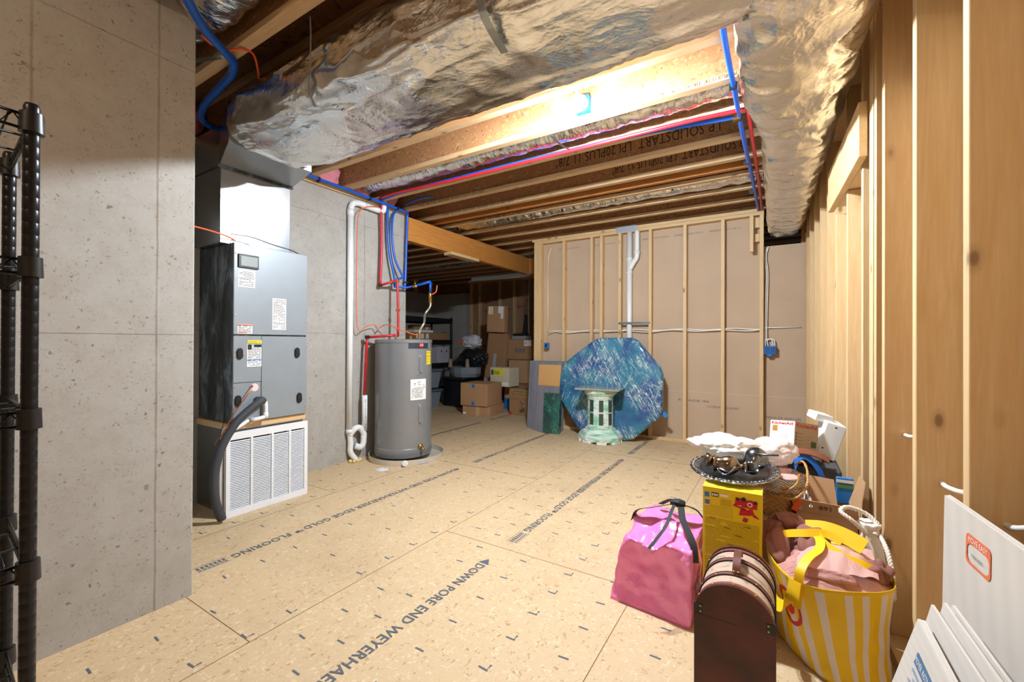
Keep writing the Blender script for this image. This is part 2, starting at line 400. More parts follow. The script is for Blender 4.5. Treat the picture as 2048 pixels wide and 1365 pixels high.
# ================================================================== THE SHELL
ZJ = 2.742; ZD = ZJ+.302
fl = MB().box(-8.2, 1.3, -4.2, 9.2, -.12, 0).build('floor', 'floor', kind='structure')
sm = MB()
for x in (-6.69, -5.47, -4.25, -3.03, -1.81, -.59, .63):
    sm.box(x-.0015, x+.0015, -4, 8.5, .0002, .0008)
for x0, x1, y0 in ((-3.03, -1.81, .92), (-1.81, -.59, 2.13), (-4.25, -3.03, 2.19), (-.59, .63, .93), (-5.47, -4.25, .9)):
    for k in range(-1, 4):
        sm.box(x0, x1, y0+2.44*k-.0015, y0+2.44*k+.0015, .0002, .0008)
sm.build('panel_seam', plain('seam_dark_brown', '#7d5a38', .9), fl, 'dark joint lines between the subfloor panels')  # joints drawn as thin dark brown strips
def floor_row(x, ystart):
    ln = 1.95
    text('DOWN PORE END WEYERHAEUSER EDGE GOLD\u2122 FLOORING', (x-.028, ystart-.07, .0006), (0, -1, 0), (1, 0, 0), ln, .056, 'inkb', fl, 'stamped_lettering', bold=.012)
    mb = MB(); mb.prism([(0, 0), (-.055, .034), (-.055, -.034)], .0004, frame((x, ystart, .0006), (0, 1, 0), (-1, 0, 0)))
    y = ystart-.07-ln-.02
    for a, b in ((-.034, -.031), (.031, .034)): mb.box(x+a, x+b, y-.16, y, .0006, .001)
    for k in range(7): mb.box(x-.022, x+.006, y-.015-.021*k-.013, y-.015-.021*k, .0006, .001)
    for k in range(7): mb.box(x+.014, x+.024, y-.012-.021*k-.015, y-.012-.021*k, .0006, .001)
    mb.build('stamped_mark', 'inkb', fl)
for x, ys in ((-1.372, (1.98, 4.42, 6.86)), (-2.61, (3.25, 5.69, 8.1)), (-3.83, (5.3, 7.74)), (-.15, (3.2, 5.6))):
    for y in ys: floor_row(x, y)
mb = MB(); rd = random.Random(3)
for ix, x in enumerate([-5.2, -4.9, -4.6, -4.02, -3.7, -3.4, -3.1, -2.88, -2.42, -2.15, -1.865, -1.66, -1.5, -1.2, -.93, -.7, -.4, -.1]):
    y = -.6+rd.uniform(0, .2)
    while y < 7.5:
        y += .2032 if ix % 2 else .19
        w = .021; tilt = rd.uniform(-.004, .004)
        if rd.random() < .9:
            mb.prism([(x-w, y-.004), (x+w, y-.004+tilt), (x+w, y+.004+tilt), (x-w, y+.004)], .0004, Matrix.Translation((0, 0, .0006)))
            if ix % 4 == 2: mb.prism([(x+w-.006, y), (x+w, y+.03), (x+w-.008, y+.03)], .0004, Matrix.Translation((0, 0, .0006)))
mb.build('nailing_mark', 'inkb', fl, 'short dark nailing dashes printed on the panels', kind='stuff')

MB().box(-8.2, 1.3, -4.2, 9.2, ZD, ZD+.02).build('ceiling', 'deck', kind='structure')
MB().box(-3.72, -2.38, -4.2, .945, -.1, ZD, bev=.006).build('wall_left', 'conc1', kind='structure')
MB().box(-4.0, -3.72, .9, 3.63, -.1, 2.705, bev=.006).build('wall_utility', 'conc2', kind='structure')
MB().box(-7.75, -7.5, 3.4, 8.55, 0, 2.43).build('wall_west', 'conc3', kind='structure')
MB().box(-7.5, -6.5, 8.3, 8.55, 0, 2.43, bev=.006).build('wall_back', 'conc3', kind='structure')
MB().box(-8.2, 1.3, -4.2, -4.0, 0, ZD).build('wall_near', 'conc3', kind='structure')
MB().box(-7.75, -4.0, 3.2, 3.4, 0, ZD).build('wall_inner', 'conc3', kind='structure')
# paper-faced insulation wall at the end of the back room
Np = NT('kraft_insulation'); co = Np.co((1, 1, 1))
c = Np.mix(Np.noise(co, 5, 4), srgb('#8d6a4f'), srgb('#b28d6c'))
vz = Np.add('SeparateXYZ', Vector=co)
ln = Np.ramp(Np.add('TexWave', Vector=co, Scale=9, Distortion=1.2, _bands_direction='Z').outputs['Fac'], (.9, (0, 0, 0)), (.98, (.5, .5, .5)))
c = Np.mix(ln, c, srgb('#9a4a3c'))
Np.set(Base_Color=c, Roughness=.55); Np.bump(Np.noise(co, 14, 5), .5, .02); M['batt'] = Np.m
wb = MB().box(-6.5, -2.4, 8.53, 8.6, 0, ZJ).build('wall_end', 'batt', kind='structure')
mb = MB(); rd = random.Random(5)
for k in range(26):
    x = rd.uniform(-6.35, -4.4); z = rd.uniform(1.1, 2.35); mb.box(x, x+.05, 8.528, 8.53, z, z+.05)
    for q in range(3): mb.box(x+.07, x+.07+rd.uniform(.04, .1), 8.528, 8.53, z+.01+.015*q, z+.016+.015*q)
mb.build('facing_print', plain('red_print', '#a8242c', .7), wb, 'red logo squares printed on the insulation facing')
for k in range(10):
    x = -6.43+.406*k if k > 1 else (-6.46, -6.2)[k]
    if x > -2.5: continue
    MB().box(x, x+.038, 8.44, 8.53, 0, ZJ-.076, bev=.002).build('stud', 'stud', label='pine stud of the insulated back room wall, %s from the concrete' % ORD[k], cat='stud', group='studs of the back room wall')
MB().box(-6.5, -2.4, 8.44, 8.53, ZJ-.076, ZJ, bev=.002).build('top_plate', 'stud_x', label='top plate over the insulated back room studs', cat='plate')
# low framing on top of the back room concrete
for k in range(8):
    y = 4.4+.55*k
    MB().box(-7.62, -7.53, y, y+.038, 2.43, ZJ, bev=.002).build('stud', 'stud', label='short stud standing on top of the back room side concrete, %s from the shelving end' % ORD[7-k], cat='stud', group='short studs on the back room concrete')
MB().box(-7.75, -7.68, 3.4, 8.55, 2.43, ZD).build('wall_rim', 'deck', kind='structure')
MB().box(-8.2, -6.5, 8.5, 8.55, 2.43, ZD).build('wall_rim_back', 'deck', kind='structure')

# ---- far wall: studs, plates, paper backed gypsum
YF = 5.56
gy = MB().box(-3.0, -.15, YF+.09, YF+.105, 0, ZJ).box(-.15, .45, YF+.09, YF+.105, 0, 2.32).build('wall_far', 'kraft', kind='structure')
MB().box(-3.0, .45, YF+.0885, YF+.0895, .618, .622).build('seam', plain('pale_seam', '#c9c4cf', .6), gy, 'pale joint line between gypsum sheets')
for xx, zz, s_ in ((-1.05, .50, 'R MADE IN'), (-.72, .44, '1/2 GYPSUM  WALLBOARD'), (-.12, .37, 'MADE IN USA  ASTM C1396')):
    text(s_, (xx, YF+.0885, zz), (1, 0, 0), (0, 0, 1), .34, .025, 'inkb', gy, 'stamped_lettering')
for xx in (-2.5, -2.0, -1.3, -.9, -.5):
    text('RIDGELIGHT ASTM C1396 1/2', (xx-.2, YF+.0885, 2.56), (1, 0, 0), (0, 0, 1), .33, .018, 'inkb', gy, 'stamped_lettering')
xs = [(-3.065, .04), (-3.024, .04), (-2.983, .038), (-2.61, .04), (-2.19, .038), (-2.05, .038), (-1.795, .038), (-1.40, .038), (-.984, .038), (-.566, .038), (-.173, .04)]
for k, (x, w_) in enumerate(xs):
    MB().box(x, x+w_, YF, YF+.089, .038, ZJ-.076, bev=.002).build('stud', 'stud', label='upright pine stud of the far wall, %s from its free end' % ORD[k], cat='stud', group='far wall studs')
MB().box(-3.065, .22, YF, YF+.089, 0, .038, bev=.002).build('bottom_plate', 'stud_x', label='pine bottom plate of the far stud wall lying on the subfloor', cat='plate')
MB().box(-3.065, -.13, YF, YF+.089, ZJ-.076, ZJ-.039, bev=.002).build('top_plate', 'stud_x', label='lower top plate of the far stud wall', cat='plate', group='far wall top plates')
MB().box(-3.10, -.13, YF, YF+.089, ZJ-.038, ZJ, bev=.002).build('top_plate', 'stud_x', label='upper top plate of the far stud wall under the joists', cat='plate', group='far wall top plates')
MB().box(-.27, -.232, YF-.045, YF-.001, 2.25, ZJ-.085, bev=.002).build('nailer', 'stud', label='short pine nailer hanging near the top of the far wall beside the duct', cat='board')
MB().box(-.231, -.174, YF+.02, YF+.07, 2.53, 2.64, bev=.002).build('blocking', 'stud', label='upper wood block between the short nailer and the last far stud', cat='block')
MB().box(-.231, -.174, YF+.02, YF+.07, 2.37, 2.46, bev=.002).build('blocking', 'stud', label='lower wood block between the short nailer and the last far stud', cat='block')
mb = MB().box(-1.83, -1.55, YF-.002, YF-.0005, 2.672, 2.755)
mb.build('nail_plate', plain('zinc_plate', '#a9b0b8', .4, .3), label='galvanized protection plate on the far wall top plate above the white pipe', cat='plate')

# ---- right-hand stud wall (runs slightly askew)
AW = math.atan(.036)
def wx(y): return .455-.036*y
def rstud(y, z0, z1, label, wid=.038, dep=.14, off=0.0, group='right hand wall studs'):
    T = Matrix.Translation((wx(y)+off, y, 0)) @ Matrix.Rotation(AW, 4, 'Z')
    return MB().box(0, dep, 0, wid, z0, z1, bev=.002, T=T).build('stud', 'stud', label=label, cat='stud', group=group)
ys = [-1.345, -.94, -.535, -.13, .275, .68, 1.085, 1.49, 1.896, 2.30, 2.44, 2.71, 3.12, 3.53, 3.93, 4.34, 4.74, 5.15, 5.42]
for k, y in enumerate(ys):
    if y in (3.12, 3.53): continue
    rstud(y, .038, 2.702, 'full height stud of the long side wall, %s from the far corner' % ORD[len(ys)-1-k])
rstud(2.50, .038, 2.702, 'doubled stud turned broadside at the side wall opening', wid=.07, dep=.05)
rstud(3.12, .038, 2.10, 'shortened stud standing under the near half of the header')
rstud(3.53, .038, 2.07, 'shortened stud standing under the far end of the header')
rstud(3.12, 2.365, 2.702, 'short cripple stud above the header', group='cripples')
rstud(5.50, .038, 2.40, 'corner stud where the side wall meets the far wall', wid=.055, dep=.06)
T = Matrix.Translation((wx(2.58)-.004, 2.58, 0)) @ Matrix.Rotation(AW, 4, 'Z')
mb = MB().box(-.034, .0, 0, 1.0, 2.10, 2.36, bev=.002, T=T)
mb.build('header', 'stud_y', label='pale header board nailed across the short studs of the side wall', cat='board')
T = Matrix.Translation((wx(2.76), 2.76, 0)) @ Matrix.Rotation(AW, 4, 'Z')
MB().box(.0, .10, 0, .74, 2.11, 2.15, bev=.002, T=T).build('header_plate', 'stud_y', label='flat board on the short studs behind the header', cat='board')
T = Matrix.Translation((wx(-1.5), -1.5, 0)) @ Matrix.Rotation(AW, 4, 'Z')
MB().box(0, .14, 0, 7.03, 0, .037, bev=.002, T=T).build('bottom_plate', 'stud_y', label='bottom plate under the long side wall studs', cat='plate')
MB().box(0, .14, 0, 7.05, 2.703, 2.7405, bev=.002, T=T).build('top_plate', 'stud_y', label='top plate over the long side wall studs', cat='plate')
MB().box(.145, .16, -2.6, 7.2, 0, ZD, T=T).build('wall_right', 'kraft', kind='structure')
MB().box(.22, .5, YF+.09, YF+.105, 2.32, ZJ).build('trim_1', 'web', kind='structure')

# ---- sill, beam
MB().box(-3.93, -3.70, .95, 3.615, 2.706, ZJ-.001, bev=.002).build('sill_plate', 'stud_y', label='treated sill plate on top of the utility corner concrete', cat='plate')
MB().box(-3.81, -3.72, 3.632, 6.53, 2.42, 2.70, bev=.002).build('beam', 'lvl', label='orange laminated beam running from the concrete corner under the joists', cat='beam')
MB().box(-3.79, -3.66, 4.38, 5.0, 2.381, 2.419, bev=.002).build('scrap_board', 'stud_y', label='short pine board fixed under the orange beam', cat='board')
MB().box(-3.72, -1.5, 6.54, 6.63, 2.42, 2.70, bev=.002).build('beam', 'lvlx', label='cross beam behind the far wall that carries the orange beam', cat='beam')

# ---- floor joists overhead
jtext = {2: 'LPI 20PLUS 11 7/8"   ESR-1305   CCMC 12412-R   APA-EWS   PR-L238   14-11-15   09:42', 4: 'LPI 20PLUS 11 7/8"   ESR-1305   CCMC 12412-R   APA-EWS   PR-L238   14-11-15'}
def joist(k, y, solid=False, xl=None):
    xl = xl if xl is not None else (-2.36 if y < .94 else (-3.93 if y < 3.6 else -7.66))
    xr = 1.0
    lab = ['', ''][0]
    if k < 3: lab = 'wood I-joist overhead, %s on the camera side of the twin lamp' % ORD[2-k if k < 3 else 0]
    else: lab = 'wood I-joist overhead, %s beyond the twin lamp' % ORD[k-3]
    if solid:
        MB().box(xl, xr, y-.03, y+.015, ZJ, ZD, bev=.002).build('joist', 'lvlx', label='solid orange laminated joist between the I-joists overhead', cat='joist'); return
    t = thing('joist', (xl, y, ZJ), lab, 'joist', 'overhead I-joists')
    MB().box(xl, xr, y-.03, y+.03, ZJ, ZJ+.038, bev=.002).build('flange', 'flange', t)
    MB().box(xl, xr, y-.03, y+.03, ZD-.038, ZD, bev=.002).build('flange', 'flange', t)
    MB().box(xl+.002, xr-.002, y-.005, y+.005, ZJ+.03, ZD-.03).build('web', 'web', t)
    return t
YJ0 = 2.37; JT = {}
for i, kk in enumerate(range(-5, 15)):
    y = YJ0+.4064*kk
    if y > 8.35: break
    JT[kk] = joist(i-2 if i >= 3 else i, y)
joist(0, 4.215, solid=True, xl=-3.9)
def jt(kk, s, x0, L, H=.024, dz=.008, web=False, flip=True):
    y = YJ0+.4064*kk - (.005 if web else .03)
    # the stamps stand upside down on most joists
    if flip: text(s, (x0+L, y, ZJ+dz+H), (-1, 0, 0), (0, 0, -1), L, H, 'inkj', JT[kk], 'stamped_lettering')
    else: text(s, (x0, y, ZJ+dz), (1, 0, 0), (0, 0, 1), L, H, 'inkj', JT[kk], 'stamped_lettering')
jt(1, 'LPI 20PLUS 11 7/8"   ESR-1305   CCMC 12412-R   APA-EWS   PR-L238   14-11-15   09:42', -1.05, .86)
jt(2, 'ESR-1305   CCMC 12412-R   APA-EWS   PR-L238   14-11-15   09:42', -.98, .55)
jt(3, 'ESR-1305 CCMC 12412-R  APA-EWS  PR-L238  09:42', -3.45, .9)
jt(4, 'ESR-1305 CCMC 12412-R  APA-EWS  PR-L238  09:42', -3.45, 1.0)
jt(5, 'LPI 20PLUS 11 7/8   ESR-1305   APA-EWS', -3.3, .8)
jt(3, 'LP SOLIDSTART  LPI 20PLUS 11 7/8"', -1.75, 1.38, .085, .09, web=True)
jt(4, 'LP SOLIDSTART  LPI 20PLUS 11 7/8"', -1.35, 1.15, .085, .09, web=True)
jt(-2, 'ESR-1305 CCMC 12412-R  APA-EWS  PR-L238  14-11-15', -2.6, 2.0)
# pink batts stuffed between the joist ends over the sill
for k, (y0, y1) in enumerate(((1.25, 1.55), (2.42, 2.74), (2.84, 3.14), (3.25, 3.5))):
    MB().blob((-3.79, (y0+y1)/2, 2.88), (.14, (y1-y0)/2, .15), 4, .18, 2.5, k, squash=ZJ+.001).build('insulation_batt', 'fiber', label='pink fibreglass wad in the %s joist bay over the utility wall' % ('bay nearest the jog of', 'bay beside the foil duct in', 'pipe elbow', 'corner')[k] if False else ['pink fibreglass wad in the dark bay above the jog of the concrete', 'pink fibreglass wad over the sill beside the foil duct end', 'pink fibreglass wad over the sill where the white pipe rises', 'pink fibreglass wad at the corner end of the sill'][k], cat='insulation', group='pink wads between joist ends', smooth=True)
# ================================================================== DUCTWORK
def rrect(cy, cz, hy, hz, n=48, p=4.5):
    out = []
    for k in range(n):
        a = 2*pi*k/n; c, s_ = cos(a), sin(a)
        out.append((cy+hy*abs(c)**(2/p)*(1 if c >= 0 else -1), cz+hz*abs(s_)**(2/p)*(1 if s_ >= 0 else -1)))
    return out
def wrinkle(v, seed, amp, fold=(1, 1, 1), sc=4.0):
    q = Vector((v.x*fold[0], v.y*fold[1], v.z*fold[2]))*sc+Vector((seed, 0, 0))
    n1 = noise.fractal(q, 1.0, 2.1, 5); r = 1-abs(noise.noise(q*1.7+Vector((5, 5, 5))))*2
    w2 = noise.noise(Vector((q.x*.35+q.y*.5+seed, q.y*.9-q.x*.25, q.z*.8))*2.2); r2 = 1-abs(w2)*3.2
    return amp*(.8*n1+.6*max(0, r)**3+1.1*max(0, r2)**2)
def soft_duct(name, path, seed, parent, mat='foil', amp=.012, n=104, fold=(1, 1, 1), sag=.0):
    """path: list of (centre xyz, half width, half height, axis) ; axis 'X' or 'Y'"""
    rings = []
    for c, hw, hh, ax in path:
        ring = []
        for (a, b) in rrect(0, 0, 1, 1, n):
            lump = -sag*max(0, -b)*(1-a*a)
            q = Vector((c[0], c[1]+a*hw, c[2]+b*hh+lump)) if ax == 'X' else Vector((c[0]+a*hw, c[1], c[2]+b*hh+lump))
            d = Vector((0, a, b)) if ax == 'X' else Vector((a, 0, b)); d.normalize()
            q += d*wrinkle(q, seed, amp, fold); ring.append(q)
        rings.append(ring)
    return MB().rings(rings).build(name, mat, parent, smooth=True)
dt = thing('insulated_duct', (-1.2, 1.57, 2.42), 'large foil wrapped air duct crossing overhead and turning along the side wall', 'duct')
L = lambda a, b, t: a+(b-a)*t
path = []
for k in range(320):
    t = k/319; x = L(-2.84, .29, t); e = min(1, t*18)
    path.append(((x, 1.575, 2.575), .30*(.94+.06*e), .148*(.92+.08*e), 'X'))
soft_duct('branch', path, 1.0, dt, amp=.012, fold=(.5, 1.5, 1.5), sag=.012)
path = []
for k in range(520):
    y = L(-1.6, 5.58, k/519)
    t = min(1, max(0, (y-2.45)/.55)); t = t*t*(3-2*t)
    xl, xr = L(-.15, -.085, t), L(.325, .325, t)-max(0, y-1.5)*.027
    path.append((((xl+xr)/2, y, 2.57), (xr-xl)/2, .155, 'Y'))
soft_duct('trunk', path, 9.0, dt, mat='foil_trunk', amp=.011, fold=(1.2, .55, 1.2), sag=.012)
for x, y0, y1 in ((-1.82, 1.24, 1.27), (-.62, 1.24, 1.27)):
    pass
text('LAMTEC R-4.2 75', (-1.93, 1.64, 2.404), (.10, -1, 0), (1, .10, 0), .30, .022, 'ink', dt, 'printed_lettering')
# straps that hold it up
st = thing('hanger_strap', (-1.98, 1.20, 2.74), 'metal strap hanging from a joist to the near edge of the foil duct', 'strap')
MB().ribbon([(-1.885, 1.212, 2.76), (-1.893, 1.222, 2.70), (-1.93, 1.245, 2.56), (-1.965, 1.262, 2.46), (-1.985, 1.31, 2.402)], .022, .0015, 3, (1, -.4, 0)).build('strap', 'unit', st)
st = thing('hanger_strap', (-.86, 1.2, 2.74), 'flat metal strap under the wrinkled duct beside the torn foil patch', 'strap')
MB().ribbon([(-.90, 1.20, 2.62), (-.905, 1.225, 2.47), (-.915, 1.28, 2.406), (-.945, 1.46, 2.394)], .032, .0015, 4, (1, 0, 0)).build('strap', 'galv', st)

# air handler with its plenum
ah = thing('air_handler', (-3.45, 1.78, 0), 'tall grey air handler cabinet on a wooden base beside the bare concrete', 'air handler')
X = -3.2; Y0, Y1 = 1.505, 2.05
MB().box(-3.71, X-.012, Y0, Y1, .645, 1.905, bev=.004).build('casing', 'unitd', ah)
MB().box(X-.012, X, Y0, Y1, 1.265, 1.905, bev=.003).build('upper_panel', 'unit', ah)
MB().box(X-.012, X, Y0+.192, Y1, .645, 1.255, bev=.003).box(X-.012, X, Y0, Y0+.19, .925, 1.255, bev=.003).build('lower_panel', 'unit', ah)
MB().box(X-.012, X-.001, Y0, Y0+.189, .645, .922, bev=.003).build('coil_access_panel', 'unit', ah)
F0 = (X, 0, 0)
wn = MB().box(X, X+.012, 1.53, 1.668, 1.735, 1.83, bev=.003).build('viewing_window', 'black', ah)
MB().box(X+.008, X+.0135, 1.545, 1.66, 1.748, 1.818, bev=.002).build('pane', plain('window_view_grey', '#a9b4b6', .15, .3), wn)
YD, ZU = (0, 1, 0), (0, 0, 1)
tag_on((X, 1.532, 1.600), YD, ZU, lines_label(.115, .12, 12, seed=3), ah, 'wiring_label')
tag_on((X, 1.772, 1.305), YD, ZU, lines_label(.105, .235, 24, seed=5), ah, 'rating_label')
tag_on((X, 1.530, 1.272), YD, ZU, lines_label(.10, .065, 6, seed=6, extra=((0, .1, .057, .063, 'orange'), (.004, .06, .005, .012, 'orange'))), ah, 'warning_label', lift=.0012)
tag_on((X, 1.595, 1.035+.0), YD, ZU, lines_label(.10, .19, 16, seed=8, extra=((0, .1, .165, .19, plain('label_yellow', '#e6cf3a', .6)), (.004, .03, .125, .16, 'ink'), (.045, .098, .14, .160, 'ink'), (0, .1, .045, .05, 'boxblue'))), ah, 'caution_label')
mb = MB(); mb.lathe([(0, 0), (.028, 0), (.028, .001), (0, .001)], seg=24, T=frame((X, 1.648, .885), YD, ZU)); mb.build('round_sticker', plain('pink_white_sticker', '#e6cfd6', .6), ah)
def handle(y, z):
    mb = MB(); pts = []
    for k in range(24):
        a = 2*pi*k/24; pts.append((.019*cos(a), .032*(1 if sin(a) > 0 else -1)*.55+.022*sin(a)))
    mb.prism(pts, .014, frame((X, y, z), YD, ZU), bev=.003); return mb.build('handle', 'black', ah)
for y, z in ((1.545, 1.13), (1.965, 1.13), (1.535, .80), (1.985, .775)): handle(y, z)
mb = MB()
for y, z in ((1.517, 1.83), (2.035, 1.76), (1.517, 1.40), (2.035, 1.37), (1.517, 1.145), (2.04, 1.165), (1.517, .96), (1.517, .895), (1.71, .885), (2.038, .70)):
    mb.lathe([(0, 0), (.004, 0), (.004, .003), (0, .004)], seg=8, T=frame((X, y, z), YD, ZU))
mb.build('screw', 'brass', ah, kind='stuff')
MB().box(-3.70, X-.02, Y0-.02, Y1+.005, .598, .64, bev=.002).build('wooden_base', 'stud_y', ah)
MB().box(-3.70, X-.05, Y0-.01, Y1, 0, .597).build('return_box', 'galv', ah)
MB().box(X-.049, X-.03, Y0-.01, Y1, .03, .55).build('filter_shade_panel', 'black', ah)  # black panel stands in for the shade behind the louvres
gr = MB(); xg = X+.005
gr.box(X-.028, xg, 1.462, 2.058, .0, .046, bev=.002).box(X-.028, xg, 1.462, 2.058, .532, .582, bev=.002)
for y0, y1 in ((1.462, 1.488), (1.624, 1.639), (1.772, 1.787), (1.905, 1.92), (2.030, 2.058)): gr.box(X-.027, xg-.0005, y0, y1, .001, .581)
gf = gr.build('return_grille', 'white', ah)
sl = MB()
for k in range(40):
    z = .052+.0119*k
    for y0, y1 in ((1.488, 1.624), (1.639, 1.772), (1.787, 1.905), (1.92, 2.030)):
        sl.box(-.0052, .0052, y0, y1, -.0006, .0006, T=Matrix.Translation((X-.005, 0, z)) @ Matrix.Rotation(radians(36), 4, 'Y'))
sl.build('louvre', 'white', gf)
MB().tube([(X-.01, 1.665, .79), (X+.04, 1.68, .79), (X+.05, 1.66, .785), (X+.05, 1.60, .745), (X+.05, 1.50, .655), (X+.05, 1.41, .50), (X+.05, 1.37, .32), (X+.05, 1.38, .15), (X+.045, 1.42, .026)], .027, 16, 8).build('insulated_hose', 'hose', ah, smooth=True)
MB().tube([(X-.002, 1.615, .885), (X+.03, 1.62, .90), (X+.055, 1.57, .84), (X+.06, 1.48, .72), (X+.05, 1.42, .60), (X-.02, 1.40, .52)], .004, 8, 8).build('copper_line', 'copper', ah, smooth=True)
MB().tube([(X, 1.63, .66), (X+.035, 1.63, .66), (X+.035, 1.70, .67), (X+.035, 1.71, .69), (X+.035, 1.71, .76)], .0135, 14, 5).tube([(X+.035, 1.71, .66), (X+.035, 1.71, .70)], .017).tube([(X+.01, 1.60, .655), (X+.03, 1.5, .61), (X-.03, 1.455, .57), (X-.04, 1.45, .03)], .0125, 12, 5).build('drain_trap', 'pvc', ah, smooth=True)
MB().tube([(X+.035, 1.71, .72), (X+.035, 1.71, .78)], .0125, 12).build('vent_stub', plain('cream_cpvc', '#e3d3b4', .4), ah, smooth=True)
MB().tube([(X-.03, 1.497, 1.92), (X-.06, 1.497, 1.80), (X-.12, 1.497, 1.55), (X-.16, 1.497, 1.25), (X-.12, 1.497, .95), (X-.08, 1.49, .7), (X-.06, 1.44, .5), (X-.05, 1.45, .25), (X-.04, 1.45, .02)], .0022, 6, 8).build('thermostat_wire', 'black', ah, smooth=True)
MB().tube([(X-.03, 1.10, 1.965), (X-.02, 1.30, 1.96), (X-.01, 1.45, 1.94), (X-.02, 1.52, 1.92)], .006, 8, 6).build('orange_supply_cable', 'orange', ah, smooth=True)
MB().tube([(X-.02, 1.49, 1.96), (X-.01, 1.62, 1.965), (X-.01, 1.78, 1.94), (X-.01, 1.92, 1.925), (X-.02, 1.99, 1.908)], .0035, 6, 6).build('control_wire', 'black', ah, smooth=True)
pl = thing('supply_plenum', (-3.48, 1.7, 1.906), 'bare galvanized plenum standing on the air handler under the foil duct', 'duct')
MB().box(-3.69, -3.30, 1.46, 1.965, 1.906, 2.44, bev=.003).build('plenum_box', 'galv', pl)
bt = MB()
A = [(-3.69, 1.46, 2.441), (-3.29, 1.45, 2.441), (-3.29, 1.97, 2.441), (-3.69, 1.97, 2.441)]
bt.rings([[(-3.70, 1.45, 2.44), (-3.70, 1.97, 2.44), (-3.70, 1.97, 2.715), (-3.70, 1.45, 2.715)],
          [(-3.29, 1.45, 2.44), (-3.29, 1.97, 2.44), (-3.29, 1.97, 2.715), (-3.29, 1.45, 2.715)],
          [(-2.86, 1.31, 2.44), (-2.86, 1.86, 2.44), (-2.86, 1.86, 2.70), (-2.86, 1.31, 2.70)]])
bt.build('transition', 'galv', pl)
MB().box(-3.30, -3.284, 1.44, 1.98, 2.428, 2.444).build('drive_cleat', 'unitd', pl)

# crumpled flexible ducts in the joist bays
def flex(name, pts, r, label, seed, parent=None, ribs=True, squash=1.0, mat='foil_flex', n=8, group='foil flexible ducts in the joist bays'):
    P = spline([Vector(p) for p in pts], n); 
    dense = []
    for a, b in zip(P, P[1:]):
        m = max(1, int((b-a).length/.012))
        dense += [a.lerp(b, k/m) for k in range(m)]
    rings = []; s_ = 0
    for i, p in enumerate(dense):
        t = (dense[min(i+1, len(dense)-1)]-dense[max(i-1, 0)]).normalized(); h = Vector((0, 0, 1)); a = t.cross(h).normalized(); b = a.cross(t)
        s_ += .012; ring = []
        for k in range(28):
            th = 2*pi*k/28; d = a*cos(th)+b*sin(th)*squash
            q = p+d*r; w_ = 1-abs(noise.noise(Vector((s_*9+seed, cos(th)*1.2, sin(th)*1.2))))*2
            ring.append(p+d*(r+.010*w_*w_+.012*noise.fractal(q*9+Vector((seed, 0, 0)), 1, 2, 4)))
        rings.append(ring)
    return MB().rings(rings).build(name, mat, parent, label if parent is None else None, 'duct' if parent is None else None, group if parent is None else None, smooth=True)
flex('flexible_duct', [(-3.70, 3.01, 2.86), (-2.9, 3.0, 2.835), (-1.9, 3.0, 2.84), (-1.0, 3.0, 2.845), (-.10, 3.0, 2.845)], .085, 'silver flexible duct in the joist bay just beyond the lamp', 2, squash=.85)
flex('flexible_duct', [(-4.05, 4.62, 2.85), (-3.2, 4.61, 2.82), (-2.2, 4.62, 2.83), (-1.2, 4.62, 2.83), (-.10, 4.62, 2.83)], .09, 'silver flexible duct emerging over the orange beam', 6, squash=.85)
flex('flexible_duct', [(-7.2, 6.65, 2.84), (-5.6, 6.65, 2.81), (-4.2, 6.66, 2.81), (-3.2, 6.65, 2.83)], .09, 'dim silver flexible duct over the back room', 8, squash=.85)
flex('flexible_duct', [(-3.4, .962, 2.90), (-2.7, .962, 2.88), (-2.2, .96, 2.84), (-1.75, .955, 2.88), (-1.3, .96, 2.9)], .12, 'big crumpled silver duct in the bay over the jog of the concrete', 11, squash=.9)
flex('flexible_duct', [(-3.62, 1.18, .46), (-3.45, 1.16, .30), (-3.42, 1.15, .16)], .12, 'crumpled silver duct on the subfloor behind the concrete jog and the hose', 14, n=10)
MB().ribbon([(-2.66, 1.02, 2.70), (-2.56, 1.08, 2.715), (-2.46, 1.15, 2.735)], .022, .0015, 2, (0, 0, 1)).build('hanger_strap', 'galv', label='metal strap under the crumpled duct where the thick blue tube bends', cat='strap')
MB().ribbon([(-1.42, 2.83, 2.741), (-1.40, 2.98, 2.722), (-1.37, 3.18, 2.74)], .022, .0015, 3, (1, 0, 0)).build('hanger_strap', 'galv', label='metal strap holding up the flexible duct between two joists', cat='strap')

# ================================================================== WATER PIPES
def pipe(name, pts, r, mat, label, cat='pipe', group=None, seg=12, sm=6, parent=None):
    return MB().tube(pts, r, seg, sm).build(name, mat, parent, label, cat if parent is None else None, group, smooth=True)
XW = -3.66
tb = thing('blue_water_tube', (XW, 2.3, 2.72), 'long blue plastic water tube clipped along the sill over the utility wall', 'tube')
MB().tube([(XW+.03, 1.9, 2.735), (XW+.03, 2.4, 2.73), (XW+.03, 2.9, 2.725), (XW+.03, 3.3, 2.718), (XW+.02, 3.57, 2.712)], .0145, 12, 4).build('tube', 'blue', tb, smooth=True)
MB().tube([(XW+.02, 3.57, 2.71), (XW, 3.585, 2.66), (XW-.01, 3.58, 2.3), (XW-.01, 3.57, 1.98), (XW-.01, 3.56, 1.85)], .0145, 12, 4).build('drop', 'blue', tb, smooth=True)
mb = MB()
for y in (2.43, 3.02, 3.40): mb.box(XW+.01, XW+.05, y-.009, y+.009, 2.70, 2.745)
mb.box(XW-.03, XW+.01, 3.55, 3.60, 1.90, 1.915).build('clip', 'black', tb)
tb = thing('red_water_tube', (XW, 3.2, 1.83), 'red hot water tube dropping down the concrete to the elbow', 'tube')
